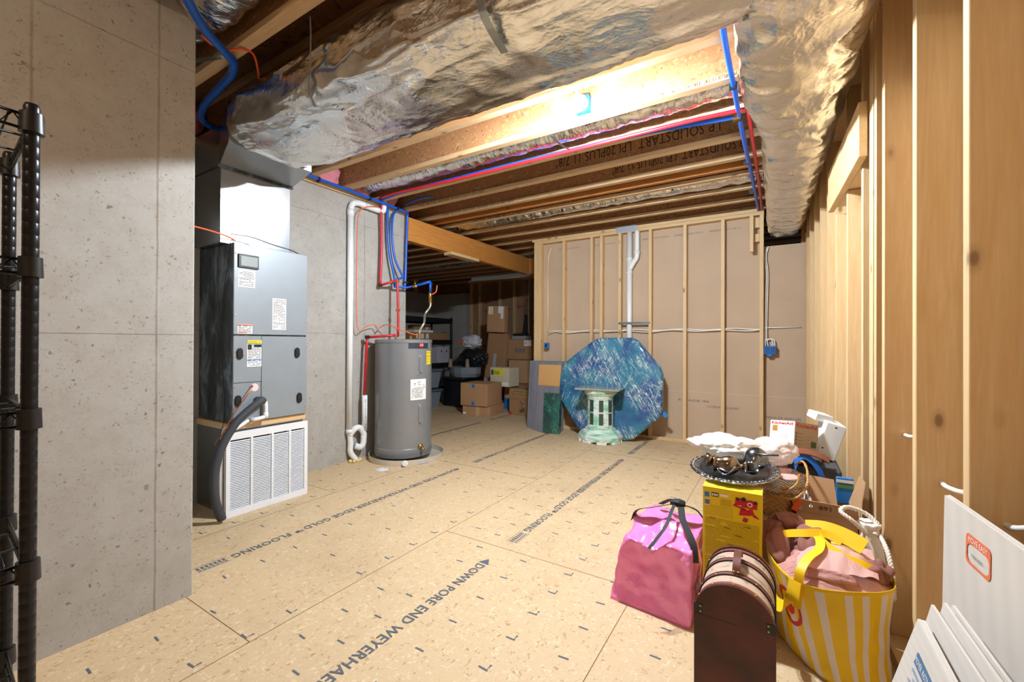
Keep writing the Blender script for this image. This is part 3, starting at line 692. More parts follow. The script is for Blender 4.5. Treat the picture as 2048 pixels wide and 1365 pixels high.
MB().tube([(XW, 3.19, 2.70), (XW+.004, 3.205, 2.4), (XW+.004, 3.20, 2.1), (XW, 3.19, 1.83)], .0145, 12, 4).tube([(XW, 3.19, 1.83), (XW+.12, 3.30, 1.885)], .0125, 12).build('tube', 'red', tb, smooth=True)
MB().box(XW-.018, XW+.018, 3.172, 3.208, 1.815, 1.845, bev=.004).build('elbow', 'black', tb)
pipe('blue_water_tube', [(XW, 3.29, 2.70), (XW+.003, 3.29, 2.45), (XW+.01, 3.31, 2.2), (XW+.03, 3.36, 1.95), (XW+.03, 3.37, 1.84)], .0135, 'blue', 'straight blue tube dropping beside the red one down the concrete', 'tube')
pipe('blue_water_tube', [(XW, 3.42, 2.70), (XW+.005, 3.36, 2.62), (XW+.01, 3.345, 2.4), (XW+.02, 3.38, 2.15), (XW+.05, 3.45, 1.99), (XW+.06, 3.46, 1.95), (XW+.05, 3.41, 1.925), (XW+.03, 3.37, 1.91)], .0125, 'blue', 'bowed blue tube that swings out and joins the straight one', 'tube')
# manifold and connections to the heater
tb = thing('red_water_tube', (-3.52, 3.33, 1.3), 'red tube rising from the heater top to the elbow on the wall', 'tube')
MB().tube([(XW+.13, 3.31, 1.89), (XW+.14, 3.31, 1.84), (XW+.16, 3.30, 1.5), (XW+.17, 3.29, 1.275)], .0135, 12, 4).build('tube', 'red', tb, smooth=True)
MB().box(XW+.112, XW+.148, 3.295, 3.328, 1.875, 1.905, bev=.004).box(XW+.135, XW+.172, 3.285, 3.32, 1.55, 1.575, bev=.004).build('elbow', 'brass', tb)
tb = thing('blue_water_tube', (-3.5, 3.5, 1.85), 'horizontal blue tube with valves leading to the braided hose', 'tube')
MB().tube([(XW+.03, 3.37, 1.835), (XW+.02, 3.56, 1.845), (XW+.17, 3.60, 1.87), (XW+.33, 3.62, 1.90)], .0135, 12, 1).tube([(XW+.33, 3.62, 1.90), (XW+.33, 3.62, 1.79)], .0135, 12).build('tube', 'blue', tb, smooth=True)
MB().tube([(XW+.10, 3.58, 1.853), (XW+.15, 3.595, 1.862)], .018, 12).tube([(XW+.125, 3.587, 1.85), (XW+.125, 3.587, 1.92)], .006, 8).tube([(XW+.33, 3.62, 1.79), (XW+.33, 3.62, 1.70)], .018, 12).build('valve_body', 'brass', tb, smooth=True)
MB().tube([(XW+.345, 3.63, 1.755), (XW+.375, 3.65, 1.775), (XW+.385, 3.66, 1.80), (XW+.39, 3.665, 1.86)], .006, 8, 4).build('valve_lever', 'orange', tb, smooth=True)

# ================================================================== WATER HEATER
HX, HY = -3.385, 3.275
R_ = .292
wh = thing('water_heater', (HX, HY, 0), 'grey cylindrical electric water heater standing in a drain pan', 'water heater')
paint = plain('water_heater_grey', '#8a8d91', .3, .35)
MB().lathe([(0, .05), (R_, .05), (R_, .06), (R_+.004, .07), (R_+.004, .135), (R_, .14), (R_, 1.205), (R_+.005, 1.21), (R_+.005, 1.238), (R_-.01, 1.245), (0, 1.25)], (HX, HY, 0), 72).build('tank', paint, wh, smooth=True, auto=True)
def on_tank(a, z, lift=0.0):      # a: azimuth in radians
    return Vector((HX+(R_+lift)*cos(a), HY+(R_+lift)*sin(a), z))
AC = math.atan2(-HY, -HX)         # azimuth that faces the camera
def tank_panel(a0, a1, z0, z1, lift, name, mat, bulge=None, label=None, n=14):
    mb = MB()
    mb.grid(lambda u, v: on_tank(L(a0, a1, u), L(z0, z1, v), lift), n, 8)
    return mb.build(name, mat, wh, label, solid=.0, smooth=True)
def hatch(ac, z0, z1):
    mb = MB(); hw = .19
    def f(u, v):
        e = min(1, min(u, 1-u)*14)*min(1, min(v, 1-v)*24)
        uu, vv = (u-.5)*2, (v-.5)*2; zz = max(0, abs(vv)-.45)/.38
        d = math.hypot(uu/.42, zz); b = max(0, min(1, (1.0-d)*4))
        return on_tank(ac+(u-.5)*2*hw, L(z0, z1, v), .003*e+.016*b)
    mb.grid(f, 40, 60); return mb.build('element_cover', paint, wh, smooth=True)
hatch(AC+.60, .875, 1.105); hatch(AC+.58, .36, .605)
tank_panel(AC+.15, AC+.98, 1.15, 1.215, .0015, 'nameplate', plain('nameplate_navy', '#2a3442', .4))
tank_panel(AC+.56, AC+.72, 1.168, 1.205, .0022, 'emblem', plain('emblem_red', '#d8343a', .5))
F1 = frame(on_tank(AC+.565, 1.178, .004), (-sin(AC+.63), cos(AC+.63), 0), ZU)
text('RUUD', on_tank(AC+.565, 1.180, .008), (-sin(AC+.64), cos(AC+.64), 0), ZU, .042, .014, 'paper', wh)
tank_panel(AC+.885, AC+1.19, .985, 1.125, .003, 'energy_label', plain('energy_yellow', '#f2dd1c', .5))
def curved_print(a0, a1, z0, z1, n, seed, mat='ink', name='small_print', dens=.85):
    rd = random.Random(seed); mb = MB(); st_ = (z1-z0)/n
    for i in range(n):
        z = z0+st_*(i+.3); a = a0
        while a < a1-.01:
            d = rd.uniform(.02, .07); e = min(a1, a+d)
            if rd.random() < dens: mb.quad(on_tank(a, z, .0045), on_tank(e, z, .0045), on_tank(e, z+st_*.4, .0045), on_tank(a, z+st_*.4, .0045))
            a = e+.012
    return mb.build(name, mat, wh, kind='stuff')
curved_print(AC+.91, AC+1.16, 1.0, 1.08, 7, 4, dens=.4)
text('ENERGYGUIDE', on_tank(AC+.90, 1.10, .006), (-sin(AC+1.03), cos(AC+1.03), 0), ZU, .07, .012, 'ink', wh)
tank_panel(AC+.23, AC+.86, .63, .84, .0022, 'instruction_sheet', 'paper')
curved_print(AC+.27, AC+.70, .65, .76, 11, 9, 'inkb'); curved_print(AC+.30, AC+.62, .775, .82, 3, 10, 'inkb', dens=.4)
curved_print(AC+.66, AC+.82, .775, .785, 1, 12, 'red', dens=1); curved_print(AC+.72, AC+.82, .735, .765, 2, 13, 'ink', dens=.8)
v = on_tank(AC+.60, .155); d = Vector((cos(AC+.6), sin(AC+.6), 0))
MB().tube([v, v+d*.02], .025, 16).tube([v, v+d*.045], .011, 10).tube([v+d*.035, v+d*.06+Vector((0, 0, -.03))], .013, 10).build('drain_valve', 'brass', wh, smooth=True)
PR = .385; PX, PY = HX+.03, HY+.02
pan = thing('drain_pan', (PX, PY, 0), 'round metal drain pan on the subfloor under the water heater', 'pan')
MB().lathe([(0, .004), (PR-.012, .004), (PR-.004, .055), (PR+.004, .058), (PR+.004, .05), (PR-.002, 0), (0, 0)], (PX, PY, 0), 72).build('pan', plain('drain_pan_metal', '#cfc8ba', .35, .25), pan, smooth=True, auto=True)
a = AC-.05
q = Vector((PX+PR*cos(a), PY+PR*sin(a), .03)); d = Vector((cos(a), sin(a), 0))
MB().tube([q-d*.005, q+d*.03], .022, 16).tube([q-d*.002, q+d*.008], .032, 6).build('drain_fitting', 'pvc', pan, smooth=True, auto=True)
for da, wd in ((.33, .16), (.52, .11)):
    mb = MB(); mb.grid(lambda u, v: Vector((PX+(PR+.0045)*cos(a+da+wd*u), PY+(PR+.0045)*sin(a+da+wd*u), .012+.032*v)), 6, 2); mb.build('pan_label', plain('pan_label_grey', '#b9bcc2', .5), pan)
fd = thing('floor_drain_cover', (-3.20, 2.83, 0), 'round white drain cover on the subfloor in front of the heater pan', 'drain cover')
MB().lathe([(0, .0), (.055, .0), (.055, .003), (.045, .006), (.03, .006), (.028, .004), (0, .004)], (-3.20, 2.825, 0), 32).build('flange', 'pvc', fd, smooth=True, auto=True)
mb = MB()
for k in range(8):
    mb.cyl((-3.20+.038*cos(k*pi/4), 2.825+.038*sin(k*pi/4), .004), (-3.20+.038*cos(k*pi/4), 2.825+.038*sin(k*pi/4), .0068), .005)
mb.build('screw_hole', 'inkb', fd, kind='stuff')
# connections on the tank top
mb = MB()
for dx, dy in ((-.10, -.02), (.0, .10), (.10, .13)):
    mb.cyl((HX+dx, HY+dy, 1.245), (HX+dx, HY+dy, 1.285), .014)
mb.build('nipple', 'brass', wh, smooth=True, auto=True)
hs = thing('braided_hose', (HX+.10, HY+.13, 1.285), 'steel braided supply hose curving from the blue valve to the heater top', 'hose')
MB().tube([(XW+.33, 3.62, 1.70), (XW+.33, 3.62, 1.62), (XW+.30, 3.57, 1.53), (HX+.12, HY+.18, 1.43), (HX+.10, HY+.135, 1.34), (HX+.10, HY+.13, 1.285)], .0125, 12, 8).build('braid', plain('steel_braid', '#bdb7ad', .35, .8), hs, smooth=True)
MB().tube([(HX+.10, HY+.13, 1.283), (HX+.10, HY+.13, 1.315)], .016, 8).tube([(XW+.33, 3.62, 1.66), (XW+.33, 3.62, 1.70)], .016, 8).build('nut', 'brass', hs)
rp = thing('relief_pipe', (-3.6, 2.9, .4), 'red discharge tube running from the heater top down into the white standpipe', 'pipe')
MB().tube([(HX-.10, HY-.02, 1.29), (HX-.13, HY-.06, 1.285), (-3.62, 2.99, 1.265)], .0135, 12).tube([(-3.62, 2.99, 1.265), (-3.622, 2.985, 1.2), (-3.63, 2.965, .66)], .0145, 12).build('tube', 'red', rp, smooth=True)
MB().box(-3.638, -3.60, 2.97, 3.01, 1.25, 1.285, bev=.004).build('elbow', 'black', rp)
MB().tube([(-3.655, 3.15, 1.34), (-3.63, 3.18, 1.38), (-3.55, 3.2, 1.40), (HX-.02, HY, 1.34), (HX+.06, HY+.08, 1.30), (HX+.10, HY+.12, 1.292)], .005, 8, 8).build('heater_cable', 'orange', label='orange cable looping from the white pipe to the heater top', cat='cable', smooth=True)
# white waste pipe
wp = thing('waste_pipe', (-3.68, 2.83, 0), 'white plastic waste pipe with trap standing against the concrete', 'pipe')
XP, YP = -3.682, 2.825
MB().tube([(XP, YP, .30), (XP, YP, 2.56)], .030, 20).tube([(XP, YP, 2.56), (XP+.003, YP+.02, 2.62), (XP+.01, YP+.08, 2.645), (XP+.01, YP+.16, 2.645), (XP+.01, YP+.36, 2.64)], .030, 20, 5).tube([(XP+.01, YP+.30, 2.64), (XP+.01, YP+.40, 2.645), (XP+.012, YP+.42, 2.69), (XP+.012, YP+.42, 2.80)], .029, 20, 5).build('riser', 'pvc', wp, smooth=True)
MB().tube([(XP, YP, .29), (XP, YP, .33)], .035, 20).tube([(XP, YP, 1.98), (XP, YP, 1.99)], .031, 20).tube([(XP, YP, 2.50), (XP, YP, 2.56)], .034, 20).tube([(XP+.01, YP+.13, 2.645), (XP+.01, YP+.17, 2.645)], .034, 20).build('coupling', 'pvc', wp, smooth=True)
MB().tube([(XP, YP, .31), (XP+.005, YP+.01, .20), (XP+.005, YP+.01, .10), (XP+.02, YP+.05, .03), (XP+.03, YP+.06, .005)], .028, 18, 5).tube([(XP+.002, YP+.0, .27), (XP+.03, YP+.05, .335), (XP+.04, YP+.10, .33), (XP+.05, YP+.135, .27), (XP+.05, YP+.135, .22)], .030, 18, 6).tube([(XP+.05, YP+.135, .25), (XP+.05, YP+.13, .17), (XP+.04, YP+.10, .135), (XP+.03, YP+.05, .16)], .030, 18, 6).build('trap', 'pvc', wp, smooth=True)
MB().tube([(XP+.055, YP+.142, .30), (XP+.055, YP+.142, .665)], .027, 20).build('standpipe', 'pvc', wp, smooth=True)
text('PVC 1120 ASTM D1785', (XP+.083, YP+.135, .33), (0, 0, 1), (0, -1, 0), .3, .011, 'ink', wp)
mb = MB()
for k in range(9): mb.blob((XP+.03+.035*cos(k*.8), YP+.05+.06*sin(k*.8), .012), (.018, .018, .014), 2, .3, 2, k)
mb.build('foam_bead', plain('expanding_foam', '#e8cf86', .8), wp, kind='stuff', smooth=True)
pipe('orange_cable', [(XW+.05, 3.12, 2.66), (XW+.03, 2.98, 2.62), (XW+.02, 2.90, 2.55), (XW+.015, 2.88, 2.4), (XW+.01, 2.875, 2.0), (XW+.01, 2.88, 1.45), (XW+.03, 2.90, 1.33), (XW+.03, 2.97, 1.37), (XW+.02, 3.1, 1.40), (-3.655, 3.15, 1.345)], .004, 'orange', 'orange cable running down beside the white waste pipe', 'cable')
pipe('thick_blue_tube', [(-2.12, .78, 2.72), (-2.193, .842, 2.70), (-2.303, .949, 2.69), (-2.384, 1.061, 2.69), (-2.45, 1.14, 2.70), (-2.50, 1.165, 2.70), (-2.589, 1.196, 2.70), (-2.852, 1.231, 2.70), (-3.095, 1.273, 2.71), (-3.32, 1.35, 2.73), (-3.40, 1.42, 2.74), (-3.45, 1.50, 2.75)], .021, 'blue', 'thick blue tube snaking over the top of the concrete jog', 'tube', seg=14)
pipe('orange_cable', [(-2.42, .98, 2.73), (-2.42, 1.03, 2.71), (-2.40, 1.09, 2.71), (-2.36, 1.14, 2.73), (-2.37, 1.20, 2.745), (-2.42, 1.25, 2.72), (-2.5, 1.30, 2.70)], .006, 'orange', 'orange cable hanging behind the thick blue tube', 'cable')
# lines strapped under the joists near the side wall, and the pair in the lamp bay
tb = thing('blue_water_tube', (-.21, 2.2, 2.73), 'blue tube strapped under the joist ends beside the foil trunk', 'tube')
MB().tube([(-.22, 2.02, 2.715), (-.225, 2.4, 2.722), (-.22, 2.9, 2.724), (-.215, 3.5, 2.722), (-.20, 4.3, 2.722), (-.19, 5.0, 2.722), (-.185, 5.585, 2.722)], .0145, 12, 4).build('tube', 'blue', tb, smooth=True)
for y in (2.80, 3.22, 4.04, 4.85): MB().box(-.245, -.203, y-.008, y+.008, 2.70, 2.741, bev=.003).build('tie', 'black', tb)
tb = thing('red_water_tube', (-.17, 2.2, 2.73), 'red tube strapped under the joist ends beside the blue one', 'tube')
MB().tube([(-.172, 2.02, 2.72), (-.165, 2.4, 2.724), (-.165, 3.0, 2.722), (-.160, 3.6, 2.722), (-.152, 4.3, 2.722), (-.15, 5.0, 2.722), (-.152, 5.585, 2.722)], .0135, 12, 4).build('tube', 'red', tb, smooth=True)
tb = thing('blue_water_tube', (-2, 3.2, 2.73), 'blue tube running along a joist from the heater corner to the side wall', 'tube')
MB().tube([(-.235, 3.20, 2.722), (-.5, 3.17, 2.73), (-.9, 3.145, 2.745), (-1.6, 3.14, 2.755), (-2.6, 3.14, 2.76), (-3.3, 3.15, 2.76), (-3.62, 3.16, 2.74)], .0145, 12, 4).build('tube', 'blue', tb, smooth=True)
MB().box(-.255, -.21, 3.185, 3.215, 2.705, 2.74, bev=.004).build('tee', 'brass', tb)
tb = thing('red_water_tube', (-2, 3.1, 2.73), 'red tube running beside the blue one under the flexible duct', 'tube')
MB().tube([(-.18, 3.12, 2.722), (-.5, 3.10, 2.725), (-.9, 3.09, 2.722), (-1.6, 3.09, 2.722), (-2.6, 3.09, 2.725), (-3.3, 3.10, 2.745), (-3.60, 3.13, 2.75)], .0135, 12, 4).build('tube', 'red', tb, smooth=True)
pipe('blue_water_tube', [(-3.62, 3.5, 2.78), (-3.35, 3.47, 2.80), (-3.15, 3.45, 2.78)], .011, 'blue', 'short blue tube end sticking into the bay over the corner', 'tube')

# far wall plumbing and wiring
vp = thing('vent_pipe', (-1.65, YF+.03, 1.2), 'white plastic vent pipe with a side branch on the far stud wall', 'pipe')
MB().tube([(-1.655, YF+.035, .2), (-1.655, YF+.035, 2.70)], .034, 20).tube([(-1.655, YF+.035, 2.18), (-1.60, YF+.03, 2.27), (-1.56, YF+.03, 2.33), (-1.555, YF+.03, 2.42), (-1.555, YF+.03, 2.70)], .032, 20, 5).build('riser', 'pvc', vp, smooth=True)
MB().tube([(-1.655, YF+.035, 2.12), (-1.655, YF+.035, 2.16)], .040, 20).tube([(-1.655, YF+.035, 2.30), (-1.655, YF+.035, 2.34)], .040, 20).tube([(-1.555, YF+.03, 2.38), (-1.555, YF+.03, 2.42)], .038, 20).build('coupling', 'pvc', vp, smooth=True)
mb = MB().box(-1.79, -1.38, YF-.004, YF-.001, 1.462, 1.49)
mb.build('pipe_strap', 'galv', label='metal strap across the vent pipe between two far studs', cat='strap')
mb = MB()
for dz in (0, .022):
    pts = [(-2.87, YF+.055, 1.37-dz*1.5)]
    for k in range(1, 24): pts.append((-2.87+k*.118, YF+.05+.006*sin(k*1.9), 1.385+.008*sin(k*1.3+dz*60)-dz*(.3+.5*abs(sin(k*.4)))))
    mb.tube(pts, .006, 8, 3)
mb.tube([(-.155, YF+.06, 1.395), (.22, YF+.08, 1.397)], .006, 8)
mb.build('wall_cable', 'cablew', label='white electrical cables threaded horizontally through the far studs', cat='cable', smooth=True)
bx = thing('outlet_box', (-2.86, YF+.03, 1.16), 'single blue outlet box by the free end of the far wall', 'outlet box')
MB().box(-2.885, -2.825, YF-.015, YF+.04, 1.135, 1.215, bev=.004).build('box', 'boxblue', bx)
MB().box(-2.872, -2.838, YF-.0165, YF-.0152, 1.15, 1.20).build('box_opening', 'ink', bx)
MB().tube([(-2.80, YF+.06, 2.60), (-2.83, YF+.045, 2.5), (-2.85, YF+.04, 2.3), (-2.845, YF+.04, 1.9), (-2.85, YF+.04, 1.5), (-2.85, YF+.02, 1.215)], .005, 8, 5).build('yellow_wire', 'cabley', label='yellow cable hanging down to the single blue outlet box', cat='cable', smooth=True)
MB().tube([(-2.81, YF+.07, 2.61), (-2.85, YF+.06, 2.5), (-2.865, YF+.06, 2.3), (-2.865, YF+.06, 1.9), (-2.866, YF+.06, 1.39)], .006, 8, 5).build('white_wire', 'cablew', label='white cable hanging beside the yellow one at the free end of the far wall', cat='cable', smooth=True)
bx = thing('outlet_box', (-.09, YF+.03, 1.12), 'wide blue switch box with white cables on the last far stud', 'outlet box')
MB().box(-.128, -.012, YF-.005, YF+.05, 1.10, 1.19, bev=.004).box(-.10, -.05, YF, YF+.04, 1.075, 1.10, bev=.004).build('box', 'boxblue', bx)
MB().box(-.122, -.07, YF-.0065, YF-.0052, 1.108, 1.18).box(-.065, -.018, YF-.0065, YF-.0052, 1.108, 1.18).build('box_opening', plain('deep_blue', '#0d4a8c', .5), bx)
mb = MB()
for k, (x, top) in enumerate(((-.115, 2.30), (-.10, 2.31))):
    mb.tube([(x+.015, YF+.07, top), (x-.01, YF+.065, 2.2), (x+.008, YF+.06, 2.0), (x, YF+.06, 1.6), (x-.004, YF+.05, 1.3), (x+.01*k, YF+.03, 1.19)], .0055, 8, 5)
for x in (-.05, -.03): mb.tube([(x, YF+.03, 1.19), (x, YF+.03, 1.25), (x-.03, YF+.045, 1.27), (x-.08, YF+.05, 1.25)], .0055, 8, 5)
mb.build('switch_cable', 'cablew', label='pair of white cables dropping to the wide blue switch box', cat='cable', smooth=True)
MB().tube([(.39, 2.75, .86), (.437, 2.31, .85), (.43, 2.1, .875), (.42, 1.93, .85), (.449, 1.90, .772), (.43, 1.70, .80), (.42, 1.54, .83), (.466, 1.49, .784), (.45, 1.3, .84), (.43, 1.12, .86)], .007, 8, 5).build('side_wall_cable', 'cablew', label='white cable threaded through drilled holes in the nearest side wall studs', cat='cable', smooth=True)
for y in (2.30, 1.896, 1.49):
    pass
# ================================================================== BY THE SIDE WALL (foreground)
def cloth(name, c1, c2, rough=.8, sc=6, **kw):
    N = NT(name); co = N.co((1, 1, 1)); f = N.noise(co, sc, 4)
    N.set(Base_Color=N.mix(f, srgb(c1), srgb(c2)), Roughness=rough, **kw); N.bump(N.noise(co, 55, 3), .25, .002); return N.m
def crumple_box(c8, n, amp, seed, sc=5.0, gather=None):
    """box mapped on eight corners (bottom 4 anticlockwise, top 4), subdivided and creased"""
    c8 = [Vector(p) for p in c8]
    bm = bmesh.new(); bmesh.ops.create_cube(bm, size=1.0)
    bmesh.ops.subdivide_edges(bm, edges=bm.edges[:], cuts=n, use_grid_fill=True)
    for v in bm.verts:
        u, w_, h = v.co.x+.5, v.co.y+.5, v.co.z+.5
        b = c8[0].lerp(c8[1], u).lerp(c8[3].lerp(c8[2], u), w_); t = c8[4].lerp(c8[5], u).lerp(c8[7].lerp(c8[6], u), w_)
        p = b.lerp(t, h); ctr = (c8[0]+c8[6])/2; d = (p-ctr).normalized()
        q = p*sc+Vector((seed, seed, 0)); r = abs(noise.noise(q))+.5*abs(noise.noise(q*2.1))
        k = amp*(r-.45)*min(1, h*5)
        p = p+d*k
        if gather: p = gather(p, u, w_, h)
        v.co = p
    mb = MB(); mb.bm.free(); mb.bm = bm; return mb

# ---- pink bag
pk = thing('tote_bag', (-.49, 2.2, 0), 'shiny pink zipped bag with black straps slumped on the subfloor', 'bag')
Npk = NT('pink_vinyl'); co = Npk.co((1, 1, 1))
Npk.set(Base_Color=Npk.mix(Npk.noise(co, 4, 3), srgb('#ff74c4'), srgb('#ffa2da')), Roughness=.22, Coat_Weight=.5, Coat_Roughness=.1)
Npk.bump(Npk.noise(co, 11, 4, .5, 1.0), .5, .02); M['pink'] = Npk.m
def gpk(p, u, w_, h):
    if h > .99:
        e = min(u, 1-u)*2; f = min(w_, 1-w_)*2
        p.z += .055*min(e, 1)*min(f, 1)+.02*(noise.noise(Vector((u*5, w_*5, 3))))
        p.z -= .05*max(0, 1-abs(u-.45)*6)*max(0, 1-w_*3.0)
    if w_ < .01 and 0 < h:
        p.y += .035*sin(h*pi)*sin(u*pi)+.018*abs(noise.noise(Vector((u*5, h*4, 1.7))))
    return p
mb = crumple_box([(-.675, 1.985, 0), (-.315, 1.945, 0), (-.275, 2.36, 0), (-.66, 2.40, 0), (-.635, 2.0, .295), (-.31, 1.965, .32), (-.29, 2.36, .35), (-.60, 2.38, .335)], 22, .05, 3.3, 5.5, gpk)
body = mb.build('body', 'pink', pk, smooth=True)
blk = cloth('black_webbing', '#17181c', '#2a2b30', .7, 30)
MB().ribbon([(-.64, 2.24, .30), (-.60, 2.18, .372), (-.52, 2.17, .405), (-.42, 2.2, .43), (-.34, 2.24, .41), (-.30, 2.26, .36)], .032, .003, 5, (0, 1, -.3)).ribbon([(-.52, 2.33, .37), (-.45, 2.28, .425), (-.40, 2.2, .435), (-.37, 2.1, .40), (-.315, 2.02, .34), (-.298, 1.985, .27)], .03, .003, 5, (1, .6, 0)).build('strap', blk, pk, smooth=True, auto=True)
MB().ribbon([(-.42, 2.20, .44), (-.425, 2.12, .42), (-.43, 2.04, .385), (-.455, 1.97, .345), (-.48, 1.925, .31)], .014, .002, 5, (1, 0, 0)).build('strap_tail', blk, pk, smooth=True, auto=True)
MB().blob((-.41, 2.2, .438), (.035, .028, .018), 3, .3, 2.5, 4).build('strap_knot', blk, pk, smooth=True)

# ---- arched chest
ch = thing('wine_chest', (-.11, 1.54, 0), 'small arched chest with dark red wooden end, map-print lid and leather handle', 'chest')
def arch(x0, x1, zs, zt, n=22, ins=0.0):
    cx, hw = (x0+x1)/2, (x1-x0)/2; pts = [(x0, .0+ins), (x1, .0+ins)]
    for k in range(n+1):
        a = pi*k/n; pts.append((cx+hw*cos(a), zs+(zt-zs)*sin(a)**.92))
    return pts
Nm = NT('mahogany_stain'); co = Nm.co((1, 1, 1))
g = Nm.noise(Nm.co((3, 3, 16)), 3, 5, .6, 1.0)
Nm.set(Base_Color=Nm.mix(Nm.ramp(Nm.noise(co, 9, 4), (.3, (0, 0, 0)), (.7, (1, 1, 1))), srgb('#2c1310'), Nm.mix(g, srgb('#4c1d17'), srgb('#6a2b20'))), Roughness=.33); M['mahog'] = Nm.m
Nl = NT('map_print'); co = Nl.co((1, 1, 1)); v = Nl.noise(co, 14, 5, .6, 1.5)
Nl.set(Base_Color=Nl.ramp(v, (.38, srgb('#8b8078')), (.46, srgb('#c5a893')), (.6, srgb('#cbb09c')), (.66, srgb('#9d8a7d')), (.75, srgb('#c9ad97'))), Roughness=.5); M['map'] = Nl.m
FT = Matrix.Translation((0, 1.68, 0)) @ Matrix.Rotation(pi/2, 4, 'X')
FE = Matrix.Translation((0, 1.412, 0)) @ Matrix.Rotation(pi/2, 4, 'X')
FR = Matrix.Translation((0, 1.692, 0)) @ Matrix.Rotation(pi/2, 4, 'X')
MB().prism(arch(-.210, -.006, .40, .502), .262, FT).build('lid', 'map', ch, smooth=True, auto=True)
MB().prism(arch(-.214, -.002, .40, .508), .012, FE, bev=.002).build('end_panel', 'mahog', ch, smooth=True, auto=True)
MB().prism(arch(-.214, -.002, .40, .508), .012, FR, bev=.002).build('end_panel', 'mahog', ch, smooth=True, auto=True)
MB().box(-.214, -.002, 1.4, 1.692, 0, .012).build('base', 'mahog', ch)
lea = plain('brown_leather', '#7a4238', .45)
def band(y0, y1, lift=.003, mat=lea, name='leather_band'):
    o_ = arch(-.210-lift, -.006+lift, .40, .502+lift)[1:]; i_ = arch(-.209, -.007, .40, .501)[1:]
    mb = MB(); rr = []
    for (a, b), (c, d) in zip(o_, i_): rr.append([(a, y0, b), (a, y1, b), (c, y1, d), (c, y0, d)])
    mb.rings(rr); return mb.build(name, mat, ch, smooth=True, auto=True)
for y0 in (1.413, 1.478, 1.578, 1.655): band(y0, y0+.018)
for y0 in (1.4775, 1.4965, 1.577, 1.597, 1.6535): band(y0, y0+.0012, .0042, blk, 'band_edge')
MB().ribbon([(-.107, 1.487, .508), (-.107, 1.50, .524), (-.107, 1.53, .538), (-.107, 1.57, .540), (-.107, 1.60, .528), (-.107, 1.612, .508)], .022, .004, 5, (1, 0, 0)).build('handle', plain('handle_leather', '#6b3a2f', .4), ch, smooth=True, auto=True)
mb = MB()
for dx in (-.006, .006): 
    for dy in (.0, .008): mb.blob((-.107+dx, 1.486+dy, .5135), (.004, .004, .002), 2, 0)
cx, hw = -.108, .1035
for y in (1.421, 1.487, 1.664):
    for k in (3, 7, 11, 15, 19):
        a = pi*k/22; mb.blob((cx+hw*cos(a), y, .40+.104*sin(a)**.92+.001), (.0035, .0035, .0022), 2, 0)
for x, z in ((-.196, .425), (-.196, .409), (-.020, .425), (-.020, .409)): mb.blob((x, 1.3995, z), (.0035, .002, .0035), 2, 0)
mb.build('nail_head', 'brass', ch, 'small brass nail heads', kind='stuff', smooth=True)
for a_, b_ in ((-.2145, -.190), (-.026, -.0015)): MB().box(a_, b_, 1.3985, 1.401, .403, .431).build('hinge_strap', 'black', ch)
MB().box(-.213, -.10, 1.3993, 1.4001, .399, .4).build('lid_joint', 'black', ch)

# ---- tall yellow toy box with print
yb = thing('toy_box', (-.16, 2.08, 0), 'tall yellow toy carton with a red picture carrying the silver tray', 'box')
yel = plain('toy_box_yellow', '#ecc915', .42)
MB().box(-.276, -.052, 2.03, 2.14, 0, .592, bev=.0015).build('carton', yel, yb)
MB().box(-.276, -.052, 2.03, 2.139, .5925, .5945).build('top_flap', plain('toy_flap_yellow', '#ffe23a', .42), yb)
FY = ((-.276, 2.0295, 0), (1, 0, 0), (0, 0, 1))
red = plain('toy_red', '#c92031', .4); dyel = plain('small_print_ochre', '#8a7414', .5); pyel = plain('panel_ochre', '#dab91a', .45)
rects = [(.008, .026, .552, .572, 'boxblue'), (.035, .062, .556, .574, 'ink'), (.068, .10, .562, .572, 'paper'), (.008, .028, .515, .545, 'paper'), (.010, .115, .475, .515, pyel)]
for k in range(3): rects.append((.037+.008*k, .043+.008*k, .560, .570, 'paper'))
for k in range(9): rects.append((.010+.002*k, .0112+.002*k, .520, .541, 'ink'))
for k in range(5): rects.append((.070, .112, .549-.006*k, .5505-.006*k, dyel))
tag_on(*FY, rects, yb, 'print_block', lift=.0006)
rd = random.Random(21); rr = []
for k in range(56):
    z = .462-.0062*k; x = .010
    while x < .212:
        ln_ = rd.uniform(.012, .04); 
        if rd.random() < .96: rr.append((x, min(.214, x+ln_), z, z+.0016, dyel))
        x += ln_+.0015
    if rd.random() < .3: 
        xx = rd.uniform(.02, .17); rr.append((xx, xx+.025, z, z+.0026, 'ink'))
tag_on(*FY, rr, yb, 'small_print', lift=.0006)
mb = MB(); F_ = lambda p: frame((p[0], 2.0292, p[1]), (1, 0, 0), (0, 0, 1))
Fy = frame((-.276, 2.0292, 0), (1, 0, 0), (0, 0, 1))
for q in ([(.124, .535), (.150, .540), (.150, .566), (.128, .570)], [(.150, .532), (.205, .530), (.208, .560), (.185, .566), (.150, .560)], [(.118, .532), (.165, .520), (.165, .527), (.118, .540)], [(.140, .496), (.170, .500), (.178, .522), (.146, .526)], [(.172, .500), (.196, .506), (.190, .530), (.176, .528)], [(.152, .474), (.168, .470), (.176, .486), (.158, .492)], [(.190, .500), (.212, .492), (.213, .496), (.196, .510)]):
    mb.prism(q, .0006, Fy)
mb.build('toy_picture', red, yb, 'red toy vehicle picture')
mb = MB()
for cx_, cz_, r_2 in ((.157, .565, .009), (.200, .558, .007), (.135, .562, .006)):
    mb.lathe([(0, 0), (r_2, 0), (r_2, .0004), (0, .0004)], seg=20, T=frame((-.276+cx_, 2.0283, cz_), (1, 0, 0), (0, 0, 1)))
mb.build('toy_wheel', 'ink', yb)
